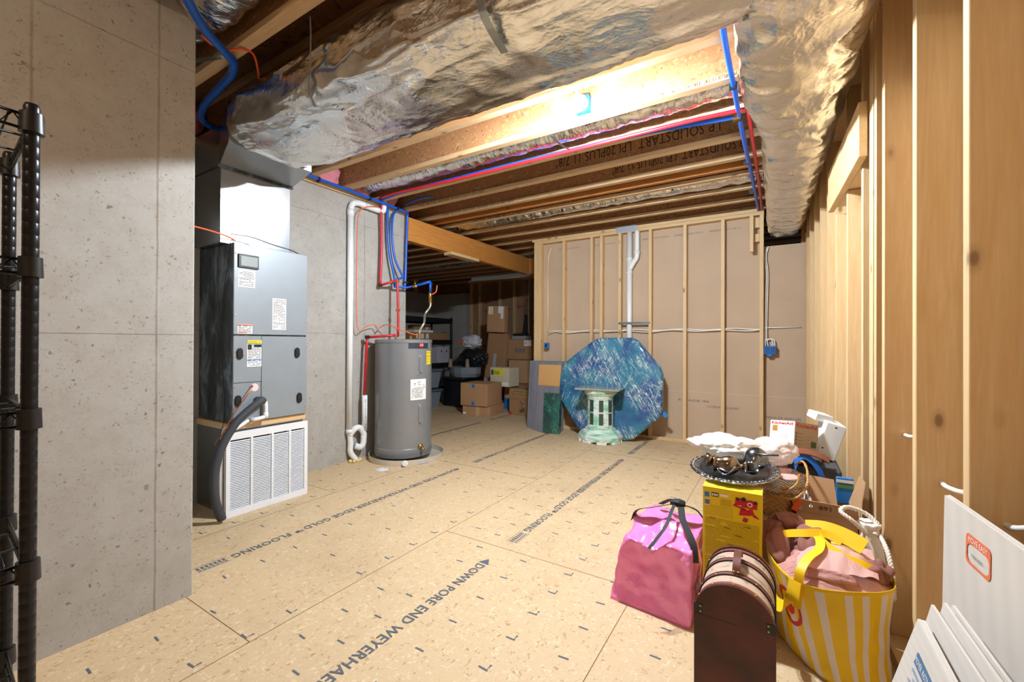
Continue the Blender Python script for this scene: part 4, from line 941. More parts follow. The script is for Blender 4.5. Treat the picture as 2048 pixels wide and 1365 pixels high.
mb = MB(); mb.lathe([(.006, 0), (.0095, 0), (.0095, .0004), (.006, .0004)], seg=20, T=frame((-.276+.180, 2.0277, .547), (1, 0, 0), (0, 0, 1)), cap=False); mb.build('toy_wheel_ring', 'paper', yb)

# ---- silver tray and what lies on it
Ns = NT('tarnished_silver'); co = Ns.co((1, 1, 1))
Ns.set(Base_Color=Ns.mix(Ns.ramp(Ns.noise(co, 13, 4), (.35, (0, 0, 0)), (.65, (1, 1, 1))), srgb('#5c5f66'), srgb('#b5bac2')), Metallic=1.0, Roughness=.22); Ns.bump(Ns.noise(co, 90, 3), .2, .001); M['silver'] = Ns.m
Ns = NT('bronzed_silver'); co = Ns.co((1, 1, 1))
Ns.set(Base_Color=Ns.mix(Ns.noise(co, 9, 4), srgb('#6c5a48'), srgb('#b3a08a')), Metallic=1.0, Roughness=.2); M['bronze'] = Ns.m
TX, TY, TZ = -.178, 2.335, .6
ty = thing('serving_tray', (TX, TY, TZ), 'oval tarnished silver tray with ornate rim balanced on the yellow box', 'tray')
RX, RY = .193, .275
prof = [(0, 0), (.70, 0), (.76, .006), (.80, .016), (.96, .020), (1.0, .017), (1.0, .013), (.96, .015), (.80, .011), (.74, .001)]
mb = MB(); NSEG = 120; rings = []
for r, z in prof:
    ring = []
    for k in range(NSEG):
        a = 2*pi*k/NSEG; rk = r
        if r > .9: rk = r*(1+.014*sin(a*30)+.006*sin(a*60)); 
        ring.append((TX+RX*rk*cos(a), TY+RY*rk*sin(a), TZ+z+(.0025*sin(a*30) if r > .9 else 0)))
    rings.append(ring)
mb.rings(rings); mb.build('tray_body', 'silver', ty, smooth=True)
mb = MB()
for k in range(64):
    a = 2*pi*k/64; mb.blob((TX+RX*.93*cos(a), TY+RY*.93*sin(a), TZ+.020), (.006, .006, .003), 2, .2, 2, k)
mb.build('rim_ornament', 'silver', ty, 'raised scroll border', kind='stuff', smooth=True)
def lying(o, d, prof, name, mat, parent, seg=36):
    d = Vector(d).normalized(); u = d.cross(Vector((0, 0, 1))).normalized(); T = Matrix((u, d.cross(u), d)).transposed().to_4x4(); T.translation = Vector(o)
    return MB().lathe(prof, seg=seg, T=T).build(name, mat, parent, smooth=True, auto=False)
cup_prof = [(0, .0), (.026, .001), (.030, .004), (.024, .010), (.012, .018), (.009, .026), (.012, .032), (.026, .040), (.040, .056), (.044, .074), (.041, .094), (.034, .110), (.033, .122), (.037, .132), (.041, .136), (.038, .136), (.030, .122), (.028, .110)]
cp = thing('silver_creamer', (-.19, 2.24, .61), 'bronzed silver creamer lying on its side at the front of the tray', 'jug')
lying((-.115, 2.215, .655), (-1, .10, -.05), cup_prof, 'jug_body', 'bronze', cp)
MB().tube([(-.16, 2.17, .66), (-.185, 2.155, .632), (-.21, 2.165, .622), (-.235, 2.18, .638)], .0035, 8, 5).build('jug_handle', 'silver', cp, smooth=True)
MB().rings([[(-.25+.004*j, 2.225+q*(.02-.002*j), .662+r*(.018-.002*j)) for q, r in ((1, 0), (.7, .7), (0, 1), (-.7, .7), (-1, 0), (0, -1))] for j in (0, -4, -9)]).build('spout', 'bronze', cp, smooth=True)
cp = thing('silver_sugar_bowl', (-.08, 2.33, .61), 'round dark silver footed bowl lying beside the creamer on the tray', 'bowl')
lying((-.105, 2.25, .64), (.25, 1, .42), [(0, 0), (.032, .001), (.034, .006), (.020, .016), (.012, .028), (.026, .038), (.046, .058), (.053, .082), (.050, .105), (.040, .122), (.030, .128), (0, .13)], 'bowl_body', 'silver', cp)
MB().tube([(-.10, 2.30, .70), (-.05, 2.275, .707), (-.02, 2.27, .71), (.005, 2.275, .712)], .0045, 8, 5).build('bowl_handle', 'silver', cp, smooth=True)
wc = cloth('ivory_cloth', '#e6e0d6', '#f2eee6', .85, 5)
def drape(name, c, rx, ry, h, seed, mat, parent, amp=.35, sc=3.2, label=None, cat=None):
    def f(u, v):
        a = 2*pi*u; r = v; q = Vector((cos(a)*r*1.3, sin(a)*r*1.3, seed)); n_ = noise.fractal(q*sc*.5, 1, 2, 4); rdg = (1-abs(noise.noise(q*sc*.8))*2)
        k = 1+.22*noise.noise(Vector((cos(a)*1.5, sin(a)*1.5, seed)))
        return Vector((c[0]+rx*k*r*cos(a), c[1]+ry*k*r*sin(a), c[2]+max(.0, h*(1-r**3)*(1+amp*n_+amp*.7*rdg))))
    return MB().grid(f, 72, 30, closed_u=True).build(name, mat, parent, label, cat, smooth=True)
MB().blob((-.235, 2.50, .675), (.150, .11, .058), 5, .42, 1.15, 8, squash=.612).build('cloth', wc, label='crumpled ivory cloth lying at the back of the silver tray', cat='cloth', smooth=True)
Nv = NT('sheer_organza'); Nv.set(Base_Color=srgb('#e9d9d2'), Roughness=.4, Alpha=.62); Nv.bump(Nv.noise(Nv.co((1, 1, 1)), 18, 4), .5, .01); M['sheer'] = Nv.m
MB().blob((-.02, 2.62, .655), (.105, .13, .065), 5, .22, 1.6, 5, squash=.60).build('organza_bag', 'sheer', label='sheer pale organza bag over the basket behind the tray', cat='bag', smooth=True)

# ---- basket on its box
bx_ = thing('cardboard_box', (0, 2.55, 0), 'closed brown carton under the wicker basket behind the yellow box', 'box')
MB().box(-.10, .052, 2.34, 2.78, 0, .385, bev=.003).build('carton', 'card_d', bx_)
MB().box(-.10, .052, 2.34, 2.78, .3855, .388).box(-.03, -.015, 2.338, 2.78, .386, .3895).build('flap', 'card', bx_)
text('amazon.com', (-.048, 2.3385, .345), (1, 0, 0), (0, 0, 1), .075, .012, 'ink', bx_)
bk = thing('wicker_basket', (-.01, 2.52, .39), 'round wicker basket with gingham lining and twisted handles on the brown carton', 'basket')
BX, BY = -.012, 2.52
def weave(u, v):
    a = 2*pi*u; z = .39+.14*v; r = .088+.03*v**.8; r += .0035*sin(a*22+(pi if int(v*11) % 2 else 0)); r += .002*sin(v*11*2*pi)
    return Vector((BX+r*cos(a)*1.0, BY+r*1.15*sin(a), z))
wic = plain('wicker_straw', '#b98f52', .55)
MB().grid(weave, 176, 67, closed_u=True).lathe([(0, .391), (.088, .391), (.088, .395), (0, .395)], (BX, BY, 0), 32).build('wicker_body', wic, bk, smooth=True)
def twist(mb, pts, r, sm=10, turns=40, strands=3):
    P = spline([Vector(p) for p in pts], sm)
    for s_ in range(strands):
        q = []; 
        for i, p in enumerate(P):
            t = (P[min(i+1, len(P)-1)]-P[max(i-1, 0)]).normalized(); n_ = t.orthogonal().normalized() if i == 0 else (n_-t*n_.dot(t)).normalized(); b_ = t.cross(n_)
            a = 2*pi*(turns*i/len(P)+s_/strands); q.append(p+(n_*cos(a)+b_*sin(a))*r*.55)
        mb.tube(q, r*.62, 8)
    return mb
ring = [(BX+.122*cos(a), BY+.14*sin(a), .535) for a in [2*pi*k/16 for k in range(17)]]
mb = twist(MB(), ring, .0085, 6, 26, 2); mb.build('braided_rim', wic, bk, smooth=True)
mb = twist(MB(), [(BX-.02, BY-.135, .505), (BX+.04, BY-.15, .525), (BX+.09, BY-.12, .56), (BX+.10, BY-.10, .60)], .007, 8, 12, 2); twist(mb, [(BX-.02, BY-.14, .50), (BX+.07, BY-.16, .50), (BX+.125, BY-.10, .54), (BX+.135, BY-.02, .60), (BX+.12, BY+.05, .63), (BX+.09, BY+.10, .60)], .006, 8, 16, 2); mb.build('twisted_handle', wic, bk, smooth=True)
Ng = NT('gingham'); chk = Ng.add('TexChecker', Vector=Ng.co((1, 1, 1), kind='Object'), Scale=210, Color1=srgb('#f0eeea'), Color2=srgb('#24262b')); Ng.set(Base_Color=chk.outputs[0], Roughness=.85); M['gingham'] = Ng.m
MB().grid(lambda u, v: Vector((BX+(.118+.008*v+.005*sin(u*60))*cos(2*pi*u), BY+(.138+.008*v+.005*sin(u*60))*sin(2*pi*u), .575-.06*v)), 96, 8, closed_u=True).build('lining', 'gingham', bk, smooth=True)
MB().blob((BX, BY, .55), (.10, .11, .035), 4, .5, 2, 12).build('padding', cloth('rose_fabric', '#c98d86', '#e3b9b0'), bk, smooth=True)
MB().ribbon([(.11, 2.44, .53), (.10, 2.40, .49), (.09, 2.39, .45)], .012, .002, 4, (1, 0, 0)).ribbon([(.11, 2.44, .53), (.128, 2.40, .50), (.13, 2.38, .47)], .012, .002, 4, (1, 0, 0)).build('ribbon_tail', 'gingham', bk)

# ---- open carton marked 168
oc = thing('cardboard_box', (.19, 2.55, 0), 'open brown carton with number 168 upside down and a red square', 'box')
x0, x1, y0, y1, zt = .072, .305, 2.40, 2.70, .44
bmx = MB()
for q in ((x0, x1, y0, y0+.004), (x0, x1, y1-.004, y1), (x0, x0+.004, y0, y1), (x1-.004, x1, y0, y1)): bmx.box(*q, 0, zt)
bmx.box(x0, x1, y0, y1, 0, .004); bmx.build('carton', 'card', oc)
def flap(pts, n, th=.004, name='flap', mat='card', parent=oc):
    n = Vector(n).normalized()*th; a = [Vector(p) for p in pts]; mb = MB(); mb.rings([a, [p+n for p in a]]); return mb.build(name, mat, parent)
flap([(x0+.004, y0+.10, zt-.02), (x1-.06, y0+.10, zt-.03), (x1-.075, y0+.16, zt+.125), (x0, y0+.16, zt+.135)], (0, 1, -.2))
flap([(x0, y0, zt), (x1, y0, zt), (x1-.006, y0-.012, zt+.055), (x0+.004, y0-.012, zt+.06)], (0, -1, -.1))
flap([(x1-.002, y0+.01, zt), (x1-.002, y1-.01, zt), (x1+.035, y1-.02, zt+.13), (x1+.035, y0+.12, zt+.14)], (1, 0, -.2))
flap([(x0+.002, y0+.01, zt), (x0+.002, y1-.01, zt), (x0-.028, y1-.03, zt+.07), (x0-.028, y0+.03, zt+.08)], (-1, 0, -.2))
text('168', (.205, y0-.0145, zt+.042), (-1, 0, 0), (0, 0, -1), .044, .019, 'ink', oc)
tag_on((.155, y0, .335), (1, 0, 0), (0, 0, 1), [(0, .075, 0, .075, plain('label_red', '#e8432f', .6))], oc, 'red_square')
text('U-TIE', (.215, y0-.001, .375), (-1, 0, 0), (0, 0, -1), .04, .014, 'paper', oc)
pb = thing('snack_pouch', (.27, 2.63, .40), 'blue white and green pouch standing in the open carton', 'pouch')
MB().box(-.035, .035, -.008, .008, 0, .13, bev=.004, T=Matrix.Translation((.285, 2.69, .42))).build('pouch', 'boxblue', pb)
tag_on((.251, 2.681, .525), (1, 0, 0), (0, 0, 1), [(0, .068, 0, .015, 'paper'), (0, .068, -.025, -.01, plain('pouch_green', '#5c8a2f', .5))], pb, 'pouch_band')
tg = MB().box(-.012, .012, -.001, .001, -.03, .03, T=Matrix.Translation((.078, 2.385, .47)) @ Matrix.Rotation(.4, 4, 'Y')).build('hang_tag', 'orange', label='small orange tag hanging between the basket and the open carton', cat='tag')

# ---- white rope sack
sk = thing('rope_sack', (.335, 2.30, 0), 'white drawstring sack with thick rope against the side wall', 'sack')
sat = cloth('white_satin', '#e4e2dc', '#f4f2ec', .45, 8)
rings = []
for z, r in ((0, .045), (.02, .06), (.12, .062), (.24, .058), (.31, .05), (.345, .034), (.355, .026), (.375, .032), (.392, .044), (.397, .04), (.39, .02)):
    z *= 1.22
    rings.append([(.322+r*(1+.10*sin(7*a+z*9))*cos(a)*.85, 2.275+r*(1+.10*sin(7*a+z*9))*sin(a), z) for a in [2*pi*k/40 for k in range(40)]])
MB().rings(rings).build('sack_body', sat, sk, smooth=True)
mb = twist(MB(), [(.31, 2.24, 0.445), (.26, 2.22, 0.494), (.225, 2.24, 0.518), (.25, 2.27, 0.531), (.31, 2.29, 0.512), (.345, 2.27, 0.482), (.335, 2.23, 0.451)], .0085, 8, 10, 3)
twist(mb, [(.35, 2.24, 0.451), (.362, 2.17, 0.415), (.368, 2.12, 0.342), (.365, 2.09, 0.268)], .0085, 8, 8, 3); mb.build('rope', plain('cotton_rope', '#e3dccf', .8), sk, smooth=True)

# ---- kitchen boxes and bags deeper along the side wall
wl = thing('storage_crate', (.08, 3.35, 0), 'dark grey fabric crate with a blue strap behind the open carton', 'crate')
dg = cloth('charcoal_fabric', '#3a3a3e', '#515257', .8, 12)
MB().box(-.02, .31, 3.02, 3.42, 0, .50, bev=.012).build('crate_body', dg, wl)
MB().ribbon([(.085, 3.01, .36), (.09, 3.0, .50), (.11, 3.0, .555), (.15, 3.0, .56), (.20, 3.0, .50), (.235, 3.0, .40), (.24, 3.01, .34)], .032, .002, 5, (0, .25, .97)).build('blue_strap', plain('blue_webbing', '#1a68c8', .6), wl, smooth=True, auto=True)
sb = thing('leather_satchel', (.06, 3.1, .50), 'brown leather satchel with buckled strap lying on the grey crate', 'bag')
MB().box(-.02, .22, 3.04, 3.3, .502, .545, bev=.015).build('satchel_body', dg, sb)
lbr = plain('saddle_leather', '#7b4630', .4)
MB().ribbon([(.03, 3.0, .32), (.03, 2.995, .48), (.032, 3.0, .56), (.05, 3.06, .585), (.06, 3.15, .58)], .045, .005, 4, (1, 0, 0)).build('satchel_strap', lbr, sb, smooth=True, auto=True)
MB().ribbon([(.02, 3.03, .566), (.08, 3.02, .585), (.15, 3.01, .590), (.21, 3.01, .575), (.25, 3.02, .55)], .05, .006, 4, (0, 1, .5)).build('satchel_flap', lbr, sb, smooth=True, auto=True)
MB().tube([(.008, 2.992, .535), (.052, 2.992, .535), (.052, 2.992, .555), (.008, 2.992, .555), (.008, 2.992, .535)], .002, 6).build('buckle', 'brass', sb)
kb = thing('appliance_box', (.085, 3.22, .60), 'white and tan kitchen appliance carton with red lettering, tilted toward the room', 'box', rz=0)
Tk = Matrix.Translation((.083, 3.12, .595)) @ Matrix.Rotation(radians(-3), 4, 'Y') @ Matrix.Rotation(radians(33), 4, 'Z')
# corner edge nearest to the camera at the origin of Tk; one face runs along +x (tan), the other along -x
Tk = Matrix.Translation((.083, 3.06, .603)) @ Matrix.Rotation(radians(-13), 4, 'X') @ Matrix.Rotation(radians(3), 4, 'Y')
a1, a2 = radians(38), radians(165)
d1 = Vector((cos(radians(42)), sin(radians(42)), 0)); d2 = Vector((-sin(radians(42))*1.0, cos(radians(42)), 0))
o_ = Vector((0, 0, 0)); w1, w2, hh = .165, .190, .150
def kp(p): return Tk @ Vector(p)
mb = MB(); P0 = [o_, d1*w1, d1*w1+d2*w2, d2*w2]
mb.rings([[kp(p) for p in P0], [kp(p+Vector((0, 0, hh))) for p in P0]]); mb.build('carton', 'paper', kb)
tan_ = plain('kraft_tan', '#c0a68a', .6); R3k = Tk.to_3x3()
e1, e2, ez = R3k @ d1, R3k @ d2, R3k @ Vector((0, 0, 1))
tag_on(kp(o_+d1*.001), e1, ez, [(0, w1-.002, 0, hh, tan_)]+[(.02, .06, .02+.02*k, .0215+.02*k, 'ink') for k in range(4)]+[(.008, .014, .018+.02*k, .027+.02*k, 'ink') for k in range(4)]+[(.07, .13, .03+.02*k, .031+.02*k, 'inkb') for k in range(3)]+[(.115, .15, .01, .045, plain('olive_picture', '#4a5a25', .5))], kb, 'tan_side')
text('KitchenAid', kp(o_+d1*.012+Vector((0, 0, .118))), e1, ez, .14, .024, red, kb, bold=.03)
tag_on(kp(d2*w2), -e2, ez, [(.02, .06, .085, .12, plain('food_picture', '#c9803a', .5)), (.03, .045, .09, .11, plain('food_green', '#8a9a3a', .5))]+[(.07, .15, .045+.01*k, .047+.01*k, plain('pale_print', '#c7cdd4', .6)) for k in range(6)]+[(.03+.04*k, .038+.04*k, .012, .018, 'ink') for k in range(4)], kb, 'white_side_print', lift=.0012)
text('KitchenAid', kp(d2*(w2-.012)+Vector((0, 0, .126))), -e2, ez, .165, .018, red, kb, bold=.03)
wbx = thing('white_carton', (.24, 3.3, .50), 'plain white carton leaning behind the kitchen appliance box', 'box')
Tw = Matrix.Translation((.235, 3.3, .52)) @ Matrix.Rotation(radians(16), 4, 'Y') @ Matrix.Rotation(radians(8), 4, 'Z')
MB().box(-.05, .05, -.08, .10, 0, .22, bev=.003, T=Tw).build('carton', 'paper', wbx)
mb = MB(); 
for p in ((.0, -.0808, .20), (-.03, -.0808, .06)): mb.box(p[0]-.005, p[0]+.005, p[1], p[1]+.0006, p[2]-.004, p[2]+.004, T=Tw)
mb.build('finger_hole', 'ink', wbx)
MB().box(-.05, .05, -.05, .05, 0, .045, bev=.003, T=Matrix.Translation((.222, 3.33, .735)) @ Matrix.Rotation(radians(16), 4, 'Y') @ Matrix.Rotation(radians(25), 4, 'Z')).build('small_white_carton', 'paper', label='small white carton lying on top of the leaning white carton', cat='box')
MB().blob((-.165, 3.35, .46), (.12, .16, .085), 4, .22, 2, 3).build('cushion', cloth('dusty_rose_velvet', '#a85a5c', '#c2777a'), label='dusty red cushion between the cloth and the kitchen appliance box', cat='cushion', smooth=True)
MB().box(-.29, -.04, 3.18, 3.55, 0, .385, bev=.004).build('carton_low', 'card_d', label='brown carton under the dusty red cushion', cat='box')
MB().box(-.03, .03, 2.978, 2.98, .0, .085, T=Matrix.Translation((.015, 0, .40))).build('paper_tag', 'paper', label='white paper tag hanging in front of the leather strap', cat='tag')

# ---- striped bag with rose tulle
sbg = thing('striped_bag', (.17, 2.05, 0), 'large yellow and white striped shopping bag stuffed with rose tulle', 'bag')
rim = [(-.045, 2.17), (-.022, 2.0), (.035, 1.885), (.12, 1.855), (.22, 1.865), (.30, 1.90), (.352, 1.985), (.345, 2.12), (.25, 2.20), (.12, 2.25), (.0, 2.24)]
bas = [(.0, 2.15), (.055, 2.03), (.125, 1.935), (.19, 1.89), (.25, 1.885), (.30, 1.90), (.348, 1.97), (.345, 2.10), (.26, 2.16), (.15, 2.20), (.05, 2.20)]
def closed_spline(P, n):
    P = [Vector((x, y, 0)) for x, y in P]; out = []; N_ = len(P)
    for i in range(N_):
        a, b, c, d = P[i-1], P[i], P[(i+1) % N_], P[(i+2) % N_]
        for k in range(n):
            t = k/n; out.append(.5*((2*b)+(c-a)*t+(2*a-5*b+4*c-d)*t*t+(3*b-a-3*c+d)*t**3))
    return out
RS, BS = closed_spline(rim, 16), closed_spline(bas, 16); NR = len(RS)
ry_ = plain('bag_yellow', '#f0c808', .4); rw_ = plain('bag_white', '#e6ddd6', .45)
mb = MB(); rows = 26; vv = []
zt_ = lambda i: .372-.012*sin(2*pi*i/NR)+.006*sin(6*pi*i/NR)
for j in range(rows):
    t = j/(rows-1); row = []
    for i in range(NR):
        p = BS[i].lerp(RS[i], t**.8); z = zt_(i)*t
        n_ = noise.fractal(Vector((p.x*7, p.y*7, z*6)), 1, 2, 3)*.012*sin(pi*min(1, t*1.1)); c_ = Vector((.16, 2.06, 0)); d_ = (p-c_).normalized()
        p = p+d_*(n_-.012*sin(pi*t)); row.append(mb.bm.verts.new((p.x, p.y, z)))
    vv.append(row)
stripe = [0]*9+[1]*4+[0]*5+[1]*4+[0]*8+[1]*5+[0]*4+[1]*5+[0]*8+[1]*5
for j in range(rows-1):
    for i in range(NR):
        k = (i+1) % NR; f = mb.bm.faces.new((vv[j][i], vv[j][k], vv[j+1][k], vv[j+1][i])); f.material_index = 0 if j >= rows-2 else stripe[(i+6) % len(stripe)]
bf = mb.bm.faces.new(vv[0][::-1]); bf.material_index = 0
mb.build('bag_body', [ry_, rw_], sbg, smooth=True, solid=.002)
# red ring emblem on the bag's narrow side
def on_bag(i, t, lift=.004):
    i = i % NR; i0 = int(i); fr = i-i0; a = BS[i0].lerp(BS[(i0+1) % NR], fr).lerp(RS[i0].lerp(RS[(i0+1) % NR], fr), t**.8)
    d_ = (a-Vector((.16, 2.06, 0))).normalized(); p = a+d_*(-.012*sin(pi*t)+lift+noise.fractal(Vector((a.x*7, a.y*7, .372*t*6)), 1, 2, 3)*.012*sin(pi*min(1, t*1.1))); return Vector((p.x, p.y, .368*t))
mb = MB()
rr = []
for r in (.78, 1.0): rr.append([on_bag(25+8.5*r*cos(a), .60+.185*r*sin(a)) for a in [2*pi*k/36 for k in range(36)]])
mb.rings(rr, cap=False); rr = []
for r in (.05, .42): rr.append([on_bag(25+8.5*r*cos(a), .60+.185*r*sin(a)) for a in [2*pi*k/36 for k in range(36)]])
mb.rings(rr, cap=False); mb.build('ring_emblem', plain('emblem_crimson', '#c4121f', .45), sbg, smooth=True)
Nt = NT('rose_tulle'); co = Nt.co((1, 1, 1)); Nt.set(Base_Color=Nt.mix(Nt.noise(co, 7, 4), srgb('#a8706a'), srgb('#dca79f')), Roughness=.75); Nt.bump(Nt.noise(Nt.co((1, 3, 1)), 22, 5, .6, 1.5), .7, .012); M['tulle'] = Nt.m
def ftul(u, v):
    i = u*NR; p = RS[int(i) % NR]; c_ = Vector((.16, 2.05, 0)); q = c_.lerp(Vector((p.x, p.y, 0)), v*.955)
    n_ = noise.fractal(q*9, 1, 2, 5); rg = 1-abs(noise.noise(q*14+Vector((3, 1, 0))))*2
    return Vector((q.x, q.y, .345+.05*(1-v**2)+.022*n_*(1-v**4)+.014*rg*(1-v**4)))
tu = MB().grid(ftul, 120, 40, closed_u=True).build('tulle', 'tulle', sbg, smooth=True)
def roll(name, pts, r, seed, mat='tulle'):
    P = spline([Vector(p) for p in pts], 8); rings = []
    for i, p in enumerate(P):
        t = (P[min(i+1, len(P)-1)]-P[max(i-1, 0)]).normalized(); a = t.orthogonal().normalized(); b = t.cross(a); e = sin(pi*(i+.3)/(len(P)-.4))**.5
        rings.append([p+(a*cos(th)+b*sin(th))*r*e*(1+.14*sin(5*th+seed+i*.15)+.2*noise.noise(Vector((cos(th)*2, sin(th)*2, i*.25+seed)))) for th in [2*pi*k/40 for k in range(40)]])
    return MB().rings(rings).build(name, mat, sbg, smooth=True)
M['tulle_d'] = cloth('mauve_mesh', '#7d4d45', '#a06a60')
roll('fabric_fold', [(-.02, 2.13, .36), (.0, 2.2, .42), (.06, 2.23, .43), (.10, 2.2, .40)], .045, 2, 'tulle_d')
roll('fabric_fold', [(.02, 1.98, .36), (.0, 2.08, .40), (.03, 2.16, .41)], .040, 5, 'tulle_d')
roll('fabric_fold', [(.10, 2.02, .38), (.12, 2.12, .42), (.16, 2.18, .42)], .055, 8, 'tulle_d')
roll('fabric_fold', [(.25, 2.0, .38), (.31, 2.02, .39), (.33, 2.08, .38)], .038, 11, 'tulle_d')
roll('fabric_fold', [(.08, 1.93, .365), (.15, 1.92, .375), (.24, 1.92, .375)], .028, 14)
Nv = NT('pale_rose_net'); Nv.set(Base_Color=srgb('#e4b3ab'), Roughness=.6, Alpha=.8); Nv.bump(Nv.noise(Nv.co((2, 1, 1)), 12, 4, .5, 1), .6, .01); M['net'] = Nv.m
MB().grid(lambda u, v: Vector((L(.06, .30, u)+.02*v, L(1.90, 2.16, v)+.03*u, .40+.04*sin(pi*u)*sin(pi*v)+.01*noise.noise(Vector((u*6, v*3, 1))))), 40, 30).build('net_fold', 'net', sbg, smooth=True)
sy = plain('strap_yellow', '#fbc90a', .5)
MB().ribbon([(-.035, 2.12, .34), (-.02, 2.13, .39), (.03, 2.09, .435), (.09, 2.07, .46), (.16, 2.08, .47), (.21, 2.06, .455)], .030, .003, 6, (0, .55, .85)).build('strap', sy, sbg, smooth=True, auto=True)
MB().ribbon([(.06, 1.862, .26), (.066, 1.865, .36), (.075, 1.88, .40), (.10, 1.93, .425), (.135, 1.99, .44), (.14, 2.05, .455), (.12, 2.10, .46)], .030, .003, 6, (1, -.3, .1)).build('strap', sy, sbg, smooth=True, auto=True)
MB().ribbon([(.10, 2.14, .46), (.16, 2.12, .475), (.22, 2.10, .47), (.28, 2.07, .452)], .060, .003, 6, (0, .6, .8)).ribbon([(.14, 2.10, .465), (.155, 2.04, .45), (.21, 2.0, .43), (.28, 1.99, .415), (.34, 2.02, .385), (.352, 2.05, .36)], .024, .003, 6, (0, .6, .8)).build('strap', sy, sbg, smooth=True, auto=True)
MB().ribbon([(.055, 1.855, .36), (.045, 1.845, .30), (.02, 1.87, .25), (-.01, 1.92, .235), (-.02, 1.97, .25)], .045, .003, 6, (.7, -.2, 1)).build('strap_loop', sy, sbg, smooth=True, auto=True)

# ---- flattened cartons leaning on the side wall
def leaning(name, x_top, z_top, lean, y0, y1, n, th, label, mat='card_w', gap=.0006, jit=.012, seed=1, group=None, yaw=0.0):
    """n sheets leaning toward +x; the first is the front one"""
    rd = random.Random(seed); out = []
    for k in range(n):
        dx = k*(th+gap); zt = z_top+rd.uniform(-jit, jit); yy = y1+rd.uniform(-jit, jit); xb = x_top-lean+dx; xt = x_top+dx
        pr = [(xb, 0), (xt, zt), (xt+th, zt), (xb+th, 0)]
        mb = MB(); a = [(x+yaw*(y1-y0), y0, z) for x, z in pr]; b = [(x+yaw*(y1-yy), yy, z) for x, z in pr]; mb.rings([a, b])
        lb = label if isinstance(label, str) else label[k]
        out.append(mb.build(name, mat, None, lb, 'cardboard', group))
    return out
o1 = leaning('flattened_carton', .361, .835, .012, 1.10, 1.512, 3, .0055, ['tall flattened carton with the orange printed badge, leaning on the side wall studs', 'tall flattened carton directly behind the one with the orange badge', 'tall flattened carton third in the stack with the orange badge',], seed=4, yaw=.085, jit=.006)
upv = Vector((.012, 0, .835)).normalized(); fr = o1[0]
YW = Vector((.085, -1, 0)).normalized()
def P1(y, s_): return Vector((.349+.085*(1.512-y), y, 0))+upv*s_+Vector((-.0008, 0, 0))
org = plain('badge_orange', '#e8744a', .6)
def rr_pts(w, h, r, n=6):
    out = []
    for cx, cy, a0 in ((w-r, r, -pi/2), (w-r, h-r, 0), (r, h-r, pi/2), (r, r, pi)):
        for k in range(n+1): a = a0+pi/2*k/n; out.append((cx+r*cos(a), cy+r*sin(a)))
    return out
def decal(poly, o, xd, yd, mat, parent, name, hole=None, lift=.0006):
    F = frame(o, xd, yd); mb = MB()
    if hole: mb.rings([[F @ Vector((x, y, lift)) for x, y in poly], [F @ Vector((x, y, lift)) for x, y in hole]], cap=False)
    else: mb.bm.faces.new([mb.bm.verts.new(F @ Vector((x, y, lift))) for x, y in poly])
    return mb.build(name, mat, parent)
bw, bh = .105, .068
fl_ = [(x, y) for x, y in rr_pts(bw, bh, .013)]; hl_ = [(.006+x*(bw-.012)/bw, .006+y*(bh*.70-.006)/bh) for x, y in rr_pts(bw, bh, .022)]
decal(fl_, P1(1.39, .718), YW, upv, org, fr, 'badge', hl_)
text('MOVE EASY', P1(1.377, .718+.051), YW, upv, .080, .012, 'paper', fr, lift=.0014)
text('PUSH HERE', P1(1.362, .718+.020), YW, upv, .046, .008, 'inkb', fr, lift=.0014)
MB().tube([P1(1.505, .50), P1(1.105, .50)], .0012, 6).build('fold_crease', plain('crease_grey', '#bdb7b0', .8), fr)
o2 = leaning('flattened_carton', .298, .625, .140, .50, 1.338, 7, .0052, ['lower flattened carton in front, %s of the ribbed stack' % ORD[k] for k in range(7)], seed=9, jit=.018, yaw=.03)
o3 = leaning('flattened_carton', .268, .60, .164, .50, 1.298, 2, .006, ['nearest flattened carton with the blue printed box', 'flattened carton just behind the one with blue print'], seed=12, jit=.003)
up3 = Vector((.164, 0, .60)).normalized(); fr3 = o3[0]; bl = plain('print_slate_blue', '#52759c', .6)
def P3(y, s_): return Vector((.104, y, 0))+up3*s_+Vector((-.0008, 0, 0))
tag_on(P3(1.235, .455), (0, -1, 0), up3, [(0, .16, .10, .125, bl)]+[(.004+.02*(k % 2), .10+.03*(k % 3), .085-.012*k, .090-.012*k, plain('small_blue_print', '#8fa3ba', .6)) for k in range(6)], fr3, 'instruction_print')
text('MOVER INSTRUCTIONS', P3(1.23, .562), (0, -1, 0), up3, .14, .012, 'paper', fr3, lift=.0022)
decal([(0, .04), (.04, 0), (.08, .04), (.04, .08)], P3(1.29, .385), (0, -1, 0), up3, bl, fr3, 'diamond_mark', [(.013, .04), (.04, .013), (.067, .04), (.04, .067)])
text('EZ', P3(1.262, .412), (0, -1, 0), up3, .03, .026, bl, fr3)

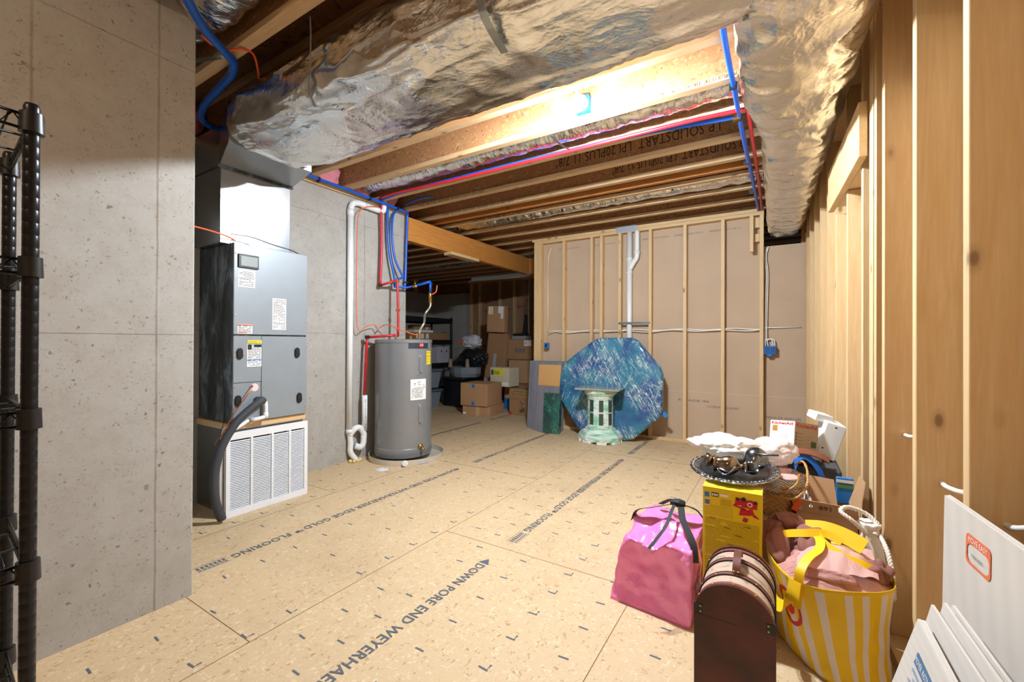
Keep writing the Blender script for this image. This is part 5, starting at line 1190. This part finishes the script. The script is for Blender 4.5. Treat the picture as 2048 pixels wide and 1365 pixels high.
# ---- black wire shelving at the near end of the concrete
rk = thing('wire_shelving', (-1.46, 0, 0), 'black wire shelving rack in front of the near concrete wall', 'shelving')
PXS = ((-1.28, .222), (-1.655, .25), (-1.26, -.68), (-1.635, -.66))
for x, y in PXS:
    prof = [(0, 0), (.0125, 0)]; z = .03
    while z < 1.66: prof += [(.0125, z-.0015), (.0118, z), (.0125, z+.0015)]; z += .0254
    prof += [(.0125, 1.685), (.010, 1.692), (0, 1.693)]
    MB().lathe(prof, (x, y, 0), 18).build('post', 'blackm', rk, smooth=True)
for lv in (1.655, 1.365, 1.06, .755, .42, .11):
    for x, y in PXS: MB().lathe([(.0127, -.022), (.019, -.022), (.0175, .018), (.0127, .018)], (x, y, lv), 18, cap=False).build('collar', 'black', rk, smooth=True, auto=True)
    (ax, ay), (bx__, by), (cx_, cy_), (dx_, dy_) = PXS
    cor = [Vector((ax, ay, lv)), Vector((bx__, by, lv)), Vector((dx_, dy_, lv)), Vector((cx_, cy_, lv))]
    mb = MB()
    for a, b in zip(cor, cor[1:]+cor[:1]):
        d = (b-a).normalized()*.018; up_ = Vector((0, 0, .012)); lo_ = Vector((0, 0, -.016))
        mb.tube([a+d+up_, b-d+up_], .003, 6); mb.tube([a+d+lo_, b-d+lo_], .003, 6)
        n_ = max(4, int((b-a).length/.035)); 
        for k in range(n_):
            p = a.lerp(b, (k+.3)/n_); q = a.lerp(b, (k+.8)/n_); r_2 = a.lerp(b, min(.99, (k+1.3)/n_)); mb.tube([p+up_, q+lo_, r_2+up_], .0017, 5)
    for k in range(1, 30):
        t = k/30; a = cor[0].lerp(cor[3], t); b = cor[1].lerp(cor[2], t); mb.tube([a+Vector((0, 0, .012)), b+Vector((0, 0, .012))], .0018, 5)
    for t in (.33, .66): mb.tube([cor[0].lerp(cor[1], t)+Vector((0, 0, .008)), cor[3].lerp(cor[2], t)+Vector((0, 0, .008))], .0026, 6)
    mb.build('wire_shelf', 'blackm', rk, smooth=True)
# ================================================================== AGAINST THE FAR WALL
# octagonal table top in blue padding and stretch film, leaning on the studs
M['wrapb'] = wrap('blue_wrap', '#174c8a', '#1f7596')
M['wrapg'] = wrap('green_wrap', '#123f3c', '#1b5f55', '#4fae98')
tt = thing('wrapped_octagon', (-1.85, 5.3, 0), 'octagonal table top wrapped in blue padding and clear film, leaning on the far studs', 'table')
Y0o, Y1o = 5.40, 5.52
pts = [(-1.72, .012), (-1.60, .0), (-1.50, .03), (-1.19, .33), (-1.165, .42), (-1.165, .84), (-1.20, .93), (-1.47, 1.25), (-1.54, 1.285), (-1.98, 1.285), (-2.06, 1.25), (-2.44, .96), (-2.49, .88), (-2.53, .56), (-2.51, .47), (-2.24, .10), (-2.14, .04)]
To = Matrix.Translation((0, 5.30, 0)) @ Matrix.Rotation(radians(90-5.0), 4, 'X')
mb = MB(); bm = mb.bm; ctr = Vector((-1.84, .62))
rings = []
def octp(t): 
    i = t*len(pts); a = pts[int(i) % len(pts)]; b = pts[(int(i)+1) % len(pts)]; f = i-int(i); return Vector((a[0]+(b[0]-a[0])*f, a[1]+(b[1]-a[1])*f))
NP = 170
for r, z in ((0.02, .075), (.2, .077), (.4, .078), (.6, .078), (.8, .077), (.9, .076), (.96, .072), (.99, .062), (1.0, .045), (1.0, .02), (.99, .006), (.96, .0), (.02, .0)):
    ring = []
    for k in range(NP):
        p = octp(k/NP); q = ctr+(p-ctr)*r; w_ = noise.fractal(Vector((q.x*5, q.y*5, z*5)), 1, 2, 4)
        rg = (1-abs(noise.noise(Vector((q.x*3+q.y*5, q.y*2-q.x, 4))))*2)
        ring.append(To @ Vector((q.x, q.y, z+(.012*w_+.006*rg if z > .05 else 0))))
    rings.append(ring)
mb.rings(rings); mb.build('padded_top', 'wrapb', tt, smooth=True)
MB().ribbon([(-1.20, 5.33, .38), (-1.155, 5.335, .37), (-1.13, 5.34, .33)], .05, .002, 3, (0, 0, 1)).build('film_tail', 'boxblue', tt)
# octagonal pedestal wrapped in green film
pd = thing('table_pedestal', (-1.87, 5.04, 0), 'fluted white table pedestal in green film standing before the blue wrapped top', 'pedestal')
def ngon(n, rx, ry, cx, cy, z, off=0.0): return [(cx+rx*cos(2*pi*(k+.5)/n+off), cy+ry*sin(2*pi*(k+.5)/n+off), z) for k in range(n)]
CX_, CY_ = -1.865, 5.09
Npd = NT('film_over_white'); co = Npd.co((1, 1, 1))
f1 = Npd.noise(Npd.co((2, 2, 9)), 2.2, 4, .6, .8)
Npd.set(Base_Color=Npd.ramp(f1, (.38, srgb('#e6ece6')), (.5, srgb('#c6e0d2')), (.60, srgb('#68b898')), (.70, srgb('#dfeee6'))), Roughness=.2, Coat_Weight=.5); Npd.bump(Npd.noise(co, 26, 5), .5, .006); M['film_w'] = Npd.m
M['film_g'] = plain('film_over_slate', '#3c4a48', .2); 
mb = MB()
mb.rings([ngon(8, .275, .24, CX_, CY_, .028), ngon(8, .28, .245, CX_, CY_, .075), ngon(8, .265, .23, CX_, CY_, .095), ngon(8, .25, .215, CX_, CY_, .12), ngon(8, .20, .18, CX_, CY_, .15), ngon(8, .175, .16, CX_, CY_, .18)])
base = mb.build('pedestal_base', 'film_w', pd)
mb = MB()
for k in range(8):
    a = 2*pi*(k+.5)/8; mb.box(-.06, .06, -.05, .04, 0, .03, bev=.006, T=Matrix.Translation((CX_+.215*cos(a), CY_+.19*sin(a), 0)) @ Matrix.Rotation(a+pi/2, 4, 'Z'))
mb.build('foot_block', plain('painted_white_wood', '#e3e2dc', .5), pd)
mb = MB(); mb.rings([ngon(16, .165, .15, CX_, CY_, .17), ngon(16, .16, .145, CX_, CY_, .20), ngon(16, .155, .14, CX_, CY_, .52), ngon(16, .165, .15, CX_, CY_, .56), ngon(16, .20, .18, CX_, CY_, .60), ngon(16, .205, .185, CX_, CY_, .64)])
mb.build('column', 'film_w', pd)
mb = MB()
for k in range(16):
    if k % 2: continue
    a = 2*pi*(k+.5)/16+pi/16
    for z0, z1 in ((.22, .36), (.38, .52)):
        T = Matrix.Translation((CX_+.154*cos(a), CY_+.139*sin(a), 0)) @ Matrix.Rotation(a, 4, 'Z')
        mb.box(-.002, .006, -.026, .026, z0, z1, T=T)
mb.build('dark_inlay', 'film_g', pd)
Ntp = NT('film_over_top'); Ntp.set(Base_Color=Ntp.mix(Ntp.noise(Ntp.co((1, 1, 1)), 6, 5), srgb('#7e8f88'), srgb('#b4a48e')), Roughness=.2, Coat_Weight=.5); M['film_t'] = Ntp.m
mb = MB().box(-.27, .27, -.20, .20, .641, .665, bev=.006, T=Matrix.Translation((CX_+.0, CY_, 0)) @ Matrix.Rotation(radians(6), 4, 'Z')); mb.build('mounting_plate', 'film_t', pd)
# stack of grey flooring boards and the tan square
Nw = NT('grey_laminate'); co = Nw.co((16, 16, 1)); Nw.set(Base_Color=Nw.mix(Nw.noise(co, 2.4, 4), srgb('#62636d'), srgb('#86868f')), Roughness=.55); M['lam'] = Nw.m
for k in range(5):
    x = -3.08+.07*k+.02; y = 5.44-.048*k; xw = .56-.07*k if k < 4 else .14
    T = Matrix.Translation((x, y-.075, 0)) @ Matrix.Rotation(radians(-5.5), 4, 'X')
    MB().box(0, xw, -.018, 0, 0, [.96, .955, .95, .66, .62][k] if k < 3 else .62, bev=.001, T=T).build('floor_board', 'lam', label='grey laminate board of the stack leaning on the far wall, %s from the wall' % ORD[k], cat='board', group='stacked grey laminate boards')
T = Matrix.Translation((-2.845, 5.238, 0)) @ Matrix.Rotation(radians(-5.5), 4, 'X')
MB().box(0, .34, -.008, 0, .62, .915, bev=.001, T=T).build('sample_tile', plain('tan_tile', '#c79a62', .5), label='square tan tile against the grey laminate boards', cat='tile')
T = Matrix.Translation((-2.70, 5.215, 0)) @ Matrix.Rotation(radians(-4), 4, 'X') @ Matrix.Rotation(radians(3), 4, 'Z')
MB().box(0, .235, -.075, 0, 0, .535, bev=.004, T=T).build('film_wrapped_slab', 'wrapg', label='dark green film wrapped slab standing before the grey laminate boards', cat='panel')

# ================================================================== BACK ROOM
def carton(x, y, w_, d_, h, z, rz, label, mat='card', group=None, open_=False, name='cardboard_box'):
    t = thing(name, (x, y, z), label, 'box', group, rz)
    MB().box(0, w_, 0, d_, 0, h, bev=.003).build('carton', mat, t, local=True)
    MB().box(.002, w_-.002, .002, d_/2-.002, h+.0005, h+.0035).box(.002, w_-.002, d_/2+.002, d_-.002, h+.0005, h+.0035).build('flap', mat, t, local=True)
    return t
def ltext(s_, x, z, L_, H_, mat, t, y=-.0005, side=False, **kw):
    """lettering on the front (local -y) or the +x side of a carton"""
    W = chain(t)
    R_3 = W.to_3x3(); o = W @ Vector((x, y, z)); xd = R_3 @ (Vector((1, 0, 0)) if not side else Vector((0, 1, 0)))
    return text(s_, o, xd, (0, 0, 1), L_, H_, mat, t, **kw)
def lrect(x0, x1, z0, z1, mat, t, y=-.0005, name='label'):
    W = chain(t); return tag_on(W @ Vector((x0, y, z0)), W.to_3x3() @ Vector((1, 0, 0)), (0, 0, 1), [(0, x1-x0, 0, z1-z0, mat)], t, name)
tape = plain('parcel_tape', '#c9a77e', .35)
b1 = carton(-4.53, 5.73, .53, .52, .155, 0, radians(6), 'low brown carton at the bottom of the pair by the beam')
lrect(.01, .07, .01, .045, 'paper', b1); lrect(.26, .33, .0, .155, tape, b1, name='tape')
b2 = carton(-4.55, 5.70, .52, .50, .37, .16, radians(5), 'brown carton with small blue stickers on the low carton')
for z in (.01, .30): lrect(.22, .275, z, z+.06, 'boxblue', b2, name='sticker')
ltext('11', .43, .27, .03, .035, 'ink', b2)
flapo = MB().box(.05, .5, .3, .44, .38, .384, T=Matrix.Rotation(.04, 4, 'Y')); flapo.build('loose_flap', 'card_d', b2, local=True)
b3 = carton(-3.87, 6.165, .44, .40, .44, 0, radians(-6), 'brown moving carton with green print beside the grey laminate boards', 'card_d')
grn = plain('print_green', '#3f6b3c', .7); lrect(.09, .36, .33, .40, grn, b3); lrect(.10, .35, .34, .39, 'card', b3, y=-.002)
ltext('U-HAUL', .11, .347, .22, .036, grn, b3, y=-.004, bold=.03); lrect(.10, .35, .315, .332, plain('print_orange', '#e0702a', .7), b3, name='stripe')
ltext('MEDIUM', .03, .255, .13, .03, grn, b3); ltext('BOX', .30, .255, .07, .03, grn, b3)
mb = MB(); W = chain(b3)
for q in range(5):
    a = -.6+q*.5; mb.prism([(0, 0), (.02, .03), (0, .085), (-.02, .03)], .0006, frame(W @ Vector((.28, -.002, .06)), W.to_3x3() @ Vector((cos(a), 0, sin(a))), W.to_3x3() @ Vector((-sin(a), 0, cos(a)))))
mb.build('leaf_print', grn, b3)
mb = MB(); mb.ribbon([W @ Vector(p) for p in ((.22, -.002, .27), (.27, -.002, .20), (.31, -.002, .22), (.25, -.002, .16), (.33, -.002, .12))], .008, .001, 3, W.to_3x3() @ Vector((0, 0, 1))); mb.build('marker_scribble', 'ink', b3)
for x in (0, .39): lrect(x, x+.05, 0, .05, red, b3, name='corner_mark')
b4 = carton(-4.26, 6.62, .42, .36, .40, 0, radians(0), 'carton with a blue lower half behind the moving cartons')
lrect(0, .42, 0, .20, 'boxblue', b4, name='blue_band'); ltext('d', .2, .06, .05, .09, 'paper', b4); ltext('\u2022\u2022', .2, .27, .08, .03, 'boxblue', b4)
b5 = carton(-4.38, 6.33, .42, .30, .33, .44, radians(-4), 'cream carton with a yellow label on the other cartons', plain('cream_carton', '#d8cdb0', .6))
lrect(.09, .29, .20, .31, plain('bright_yellow_label', '#e8dd2a', .5), b5); lrect(.22, .40, .02, .08, 'paper', b5); lrect(.02, .08, .20, .29, grn, b5, name='emblem')
for k in range(6): lrect(.10+.02*k, .11+.02*k, .215, .28-.01*(k % 3), 'ink', b5, name='print')
ltext('INC', .0, .03, .09, .06, 'ink', b5, y=-.001)
st5 = carton(-4.30, 6.70, .40, .32, .034, .405, 0, 'flat folded carton between the blue-banded and cream cartons', 'card_d', name='flat_carton')
b6 = carton(-4.40, 6.98, .56, .46, .43, .45, radians(3), 'plain brown carton in the back stack under the lettered one', 'card')
b7 = carton(-4.43, 6.95, .56, .46, .38, .895, radians(3), 'brown carton with dark lower-case lettering on top of the back stack', 'card_d')
ltext('hint', .19, .13, .22, .11, 'inkb', b7, bold=.02); lrect(.38, .53, .26, .36, 'paper', b7)
for k in range(4): lrect(.40+.03*k, .415+.03*k, .28, .345, 'ink', b7, name='print')
b8 = carton(-4.40, 7.02, .58, .46, .445, 0, radians(2), 'brown carton at the foot of the back stack', 'card_d')
b9 = thing('long_carton', (-4.6, 7.0, 0), 'tall narrow brown carton leaning behind the cream carton', 'box')
T = Matrix.Translation((-4.93, 6.93, 0)) @ Matrix.Rotation(radians(4.5), 4, 'Y') @ Matrix.Rotation(radians(-3), 4, 'X')
MB().box(0, .45, -.10, 0, 0, 1.42, bev=.004, T=T).build('carton', 'card_d', b9)
MB().box(.17, .24, -.1008, -.1, .45, 1.02, T=T).box(0, .22, -.1008, -.1, .1, .52, T=T).build('tape', plain('clear_tape', '#a9acae', .25), b9)
b10 = thing('long_carton', (-4.5, 7.0, 1.43), 'narrow brown carton with yellow label standing on the tall leaning one', 'box')
T = Matrix.Translation((-4.80, 6.93, 1.425)) @ Matrix.Rotation(radians(2.5), 4, 'Y')
MB().box(0, .40, -.12, 0, 0, .50, bev=.004, T=T).build('carton', 'card', b10)
MB().box(.03, .13, -.1208, -.12, .34, .49, T=T).box(.25, .37, -.1208, -.12, .36, .49, T=T).box(.31, .37, -.1208, -.12, .26, .36, T=T).build('label', 'paper', b10)
MB().box(.07, .10, -.1216, -.1208, .345, .485, T=T).build('yellow_stripe', plain('bright_yellow_label', '#e8dd2a', .5), b10)
bl_ = thing('monitor', (-4.0, 7.05, 1.28), 'black flat monitor with stand lying on the topmost carton of the back stack', 'monitor')
MB().box(-4.33, -4.03, 6.98, 7.2, 1.280, 1.345, bev=.01).build('base', plain('pale_grey_plastic', '#8f959b', .4), bl_)
MB().box(-4.30, -4.05, 6.96, 7.16, 1.347, 1.39, bev=.01).prism([(0, 0), (.10, 0), (.085, .36), (.05, .36)], .05, frame((-4.14, 7.10, 1.39), (1, 0, 0), (0, 0, 1)), bev=.004).build('screen', 'black', bl_)
# black chest, foot spa, bin bags
bb = thing('storage_bin', (-5.2, 6.45, 0), 'large black storage bin on the subfloor behind the cartons', 'bin')
MB().box(-5.46, -4.97, 6.30, 6.85, 0, .50, bev=.02).build('bin_body', plain('bin_navy', '#12161d', .3), bb)
MB().box(-5.49, -4.95, 6.27, 6.88, .501, .555, bev=.015).build('lid', plain('bin_navy', '#12161d', .3), bb)
fs = thing('foot_spa', (-5.1, 6.5, .556), 'grey plastic tub with two cup holders on the black bin', 'tub')
MB().rings([ngon(12, .28, .22, -5.12, 6.56, .557), ngon(12, .33, .24, -5.12, 6.56, .63), ngon(12, .33, .24, -5.12, 6.56, .74), ngon(12, .28, .2, -5.12, 6.56, .75)]).build('tub_body', plain('tub_grey', '#7c848e', .35), fs)
for x in (-5.36, -4.95):
    MB().lathe([(0, .74), (.045, .74), (.03, .90), (0, .90)], (x, 6.40, 0), 16).build('cup', plain('taupe_cup', '#857866', .5), fs)
gb = thing('bin_bag', (-5.0, 6.6, .75), 'shiny black rubbish bag on the grey tub', 'bag')
bagm = NT('black_polythene'); bagm.set(Base_Color=srgb('#14161b'), Roughness=.16); bagm.bump(bagm.noise(bagm.co((1, 1, 1)), 9, 5, .6, 1), .8, .03)
MB().blob((-5.0, 6.66, .90), (.31, .17, .20), 5, .28, 1.8, 2, squash=.752).build('bag_body', bagm.m, gb, smooth=True)
wg = thing('bin_bag', (-5.0, 6.65, 1.1), 'clear white rubbish bag with red tie on the black bag', 'bag')
wbm = NT('clear_polythene'); wbm.set(Base_Color=srgb('#b9bfca'), Roughness=.18); wbm.bump(wbm.noise(wbm.co((1, 1, 1)), 9, 5, .6, 1), .8, .03)
MB().blob((-5.04, 6.64, 1.225), (.23, .16, .14), 5, .22, 1.8, 7).build('bag_body', wbm.m, wg, smooth=True)
MB().ribbon([(-5.22, 6.45, 1.18), (-5.15, 6.46, 1.23), (-5.10, 6.47, 1.26)], .03, .004, 3, (0, 0, 1)).blob((-5.15, 6.47, 1.22), (.03, .02, .02), 2, .2).build('red_tie', plain('red_tie', '#c8401f', .5), wg)
# black rack with cartons
br = thing('steel_rack', (-6.1, 6.3, 0), 'heavy black steel rack against the back room wall', 'rack')
xa, xb, ya, yb2 = -6.45, -5.85, 5.20, 7.05
for x in (xa, xb-.04):
    for y in (ya, yb2-.04): MB().box(x, x+.04, y, y+.04, 0, 1.735, bev=.003).build('leg', 'black', br)
for z in (1.61, 1.165, .69, .22):
    MB().box(xb-.03, xb+.002, ya, yb2, z, z+.10, bev=.003).box(xa, xa+.03, ya, yb2, z, z+.10, bev=.003).box(xa, xb, ya, ya+.03, z, z+.08).box(xa, xb, yb2-.03, yb2, z, z+.08).box(xa+.01, xb-.01, ya+.01, yb2-.01, z+.085, z+.098).build('shelf', 'black', br)
def lab(x, y0, y1, z0, z1, mat, t, name='label'): return tag_on((x+.001, y0, z0), (0, 1, 0), (0, 0, 1), [(0, y1-y0, 0, z1-z0, mat)], t, name)
r1 = thing('cardboard_box', (-6.05, 6.3, 1.265), 'long brown carton with white labels on the second rack shelf', 'box')
MB().box(-6.30, -5.88, 5.85, 6.95, 1.265, 1.405, bev=.003).build('carton', 'card_d', r1)
for y in (6.0, 6.13, 6.27): lab(-5.88, y, y+.085, 1.285, 1.385, 'paper', r1)
r2 = thing('white_carton', (-6.05, 6.2, 1.41), 'slim white carton lying on the long brown carton in the rack', 'box')
MB().box(-6.2, -5.9, 5.98, 6.50, 1.407, 1.455, bev=.003).build('carton', 'paper', r2)
r3 = thing('cardboard_box', (-6.1, 6.45, 1.41), 'small brown carton behind the slim white one in the rack', 'box')
MB().box(-6.4, -6.21, 6.30, 6.78, 1.407, 1.565, bev=.003).build('carton', 'card', r3); lab(-6.21, 6.62, 6.69, 1.48, 1.55, 'paper', r3)
r4 = thing('storage_box', (-6.1, 6.85, .79), 'pale storage box with two dark finger holes on the third rack shelf', 'box')
MB().box(-6.30, -5.90, 6.66, 7.0, .792, 1.13, bev=.004).build('carton', plain('pale_lilac_grey', '#b5b6c0', .6), r4)
for y in (6.74, 6.90): lab(-5.90, y, y+.03, 1.01, 1.05, 'ink', r4, 'finger_hole')
r5 = thing('storage_box', (-6.1, 6.5, .79), 'pale storage box without holes beside the one with finger holes', 'box')
MB().box(-6.32, -5.92, 6.35, 6.65, .792, 1.12, bev=.004).build('carton', plain('pale_lilac_grey2', '#a9a5b1', .6), r5)
r6 = thing('cardboard_box', (-6.1, 6.2, .79), 'brown carton half hidden behind the water heater on the third rack shelf', 'box')
MB().box(-6.3, -5.88, 6.0, 6.34, .792, 1.14, bev=.004).build('carton', 'card', r6)
clr = NT('clear_tote'); clr.set(Base_Color=srgb('#93a0ad'), Roughness=.15, Alpha=.75); clr.bump(clr.noise(clr.co((1, 1, 1)), 16, 5), .7, .02)
for z0, lb in ((0.0, 'clear storage tote with grey lid on the subfloor beside the rack'), (.37, 'clear storage tote stacked on top of the other one')):
    ct = thing('storage_tote', (-5.6, 6.0, z0), lb, 'tote')
    MB().rings([[(-5.72, 5.86, z0), (-5.42, 5.86, z0), (-5.42, 6.12, z0), (-5.72, 6.12, z0)], [(-5.76, 5.80, z0+.30), (-5.38, 5.80, z0+.30), (-5.38, 6.16, z0+.30), (-5.76, 6.16, z0+.30)]]).build('tote_body', clr.m, ct)
    MB().box(-5.79, -5.35, 5.77, 6.19, z0+.302, z0+.345, bev=.01).build('lid', plain('tote_lid_slate', '#56687a', .4), ct)
# ================================================================== LAMPS
def bulb(mb, c, r=.03):
    mb.blob(c, (r, r, r*1.15), 3, 0, 1)
lt = thing('ceiling_lamp', (-1.12, 2.765, 2.86), 'twin bulb lamp holder on a blue box in the joist bay', 'lamp')
MB().box(-1.185, -1.085, 2.715, 2.77, 2.79, 2.90, bev=.004).build('junction_box', 'boxblue', lt)
MB().cyl((-1.135, 2.715, 2.84), (-1.135, 2.69, 2.84), .05).cyl((-1.135, 2.69, 2.84), (-1.12, 2.60, 2.745), .022).cyl((-1.12, 2.60, 2.75), (-1.175, 2.40, 2.728), .017).cyl((-1.12, 2.60, 2.75), (-1.025, 2.40, 2.728), .017).build('lamp_holder', 'white', lt, smooth=True, auto=True)
bm_main = emis('bulb_glow_cool', COOL, LAMP_MAIN)
def led_bulb(x, y, z, r, parent, glow):
    """lower part of the globe glows, the collar above it is opaque plastic"""
    n = 10; pr = [(0, -r)]+[(r*cos(a), r*sin(a)) for a in [(-pi/2)+(pi/2+.22)*k/n for k in range(1, n+1)]]
    MB().lathe([(q, z+h) for q, h in pr], (x, y, 0), 28, cap=False).build('bulb', glow, parent, 'glowing white globe', smooth=True)
    q, h = pr[-1]; MB().lathe([(q, z+h), (r*.9, z+r*.5), (r*.6, z+r*.95), (r*.45, z+r*1.2), (0, z+r*1.2)], (x, y, 0), 28, cap=False).build('bulb_collar', 'white', parent, smooth=True)
for x in (-1.175, -1.025): led_bulb(x, 2.40, 2.690, .030, lt, bm_main)
bm_rear = emis('bulb_glow_warm', WARM, LAMP_REAR)
for i, (x, y) in enumerate(((0.0, -1.75), (-1.05, -.95))):  # first inferred from the stud shadows; second is an unseen added fill lamp
    l2 = thing('ceiling_lamp', (x, y, 2.86), 'unseen bare bulb lamp holder behind the camera, the nearer of the two added as fill', 'lamp', 'rear lamps')
    MB().box(x-.05, x+.05, y-.05, y+.05, 2.78, 2.86, bev=.004).cyl((x, y, 2.79), (x, y, 2.70), .03).build('lamp_holder', 'white', l2)
    led_bulb(x, y, 2.66, .035, l2, bm_rear)
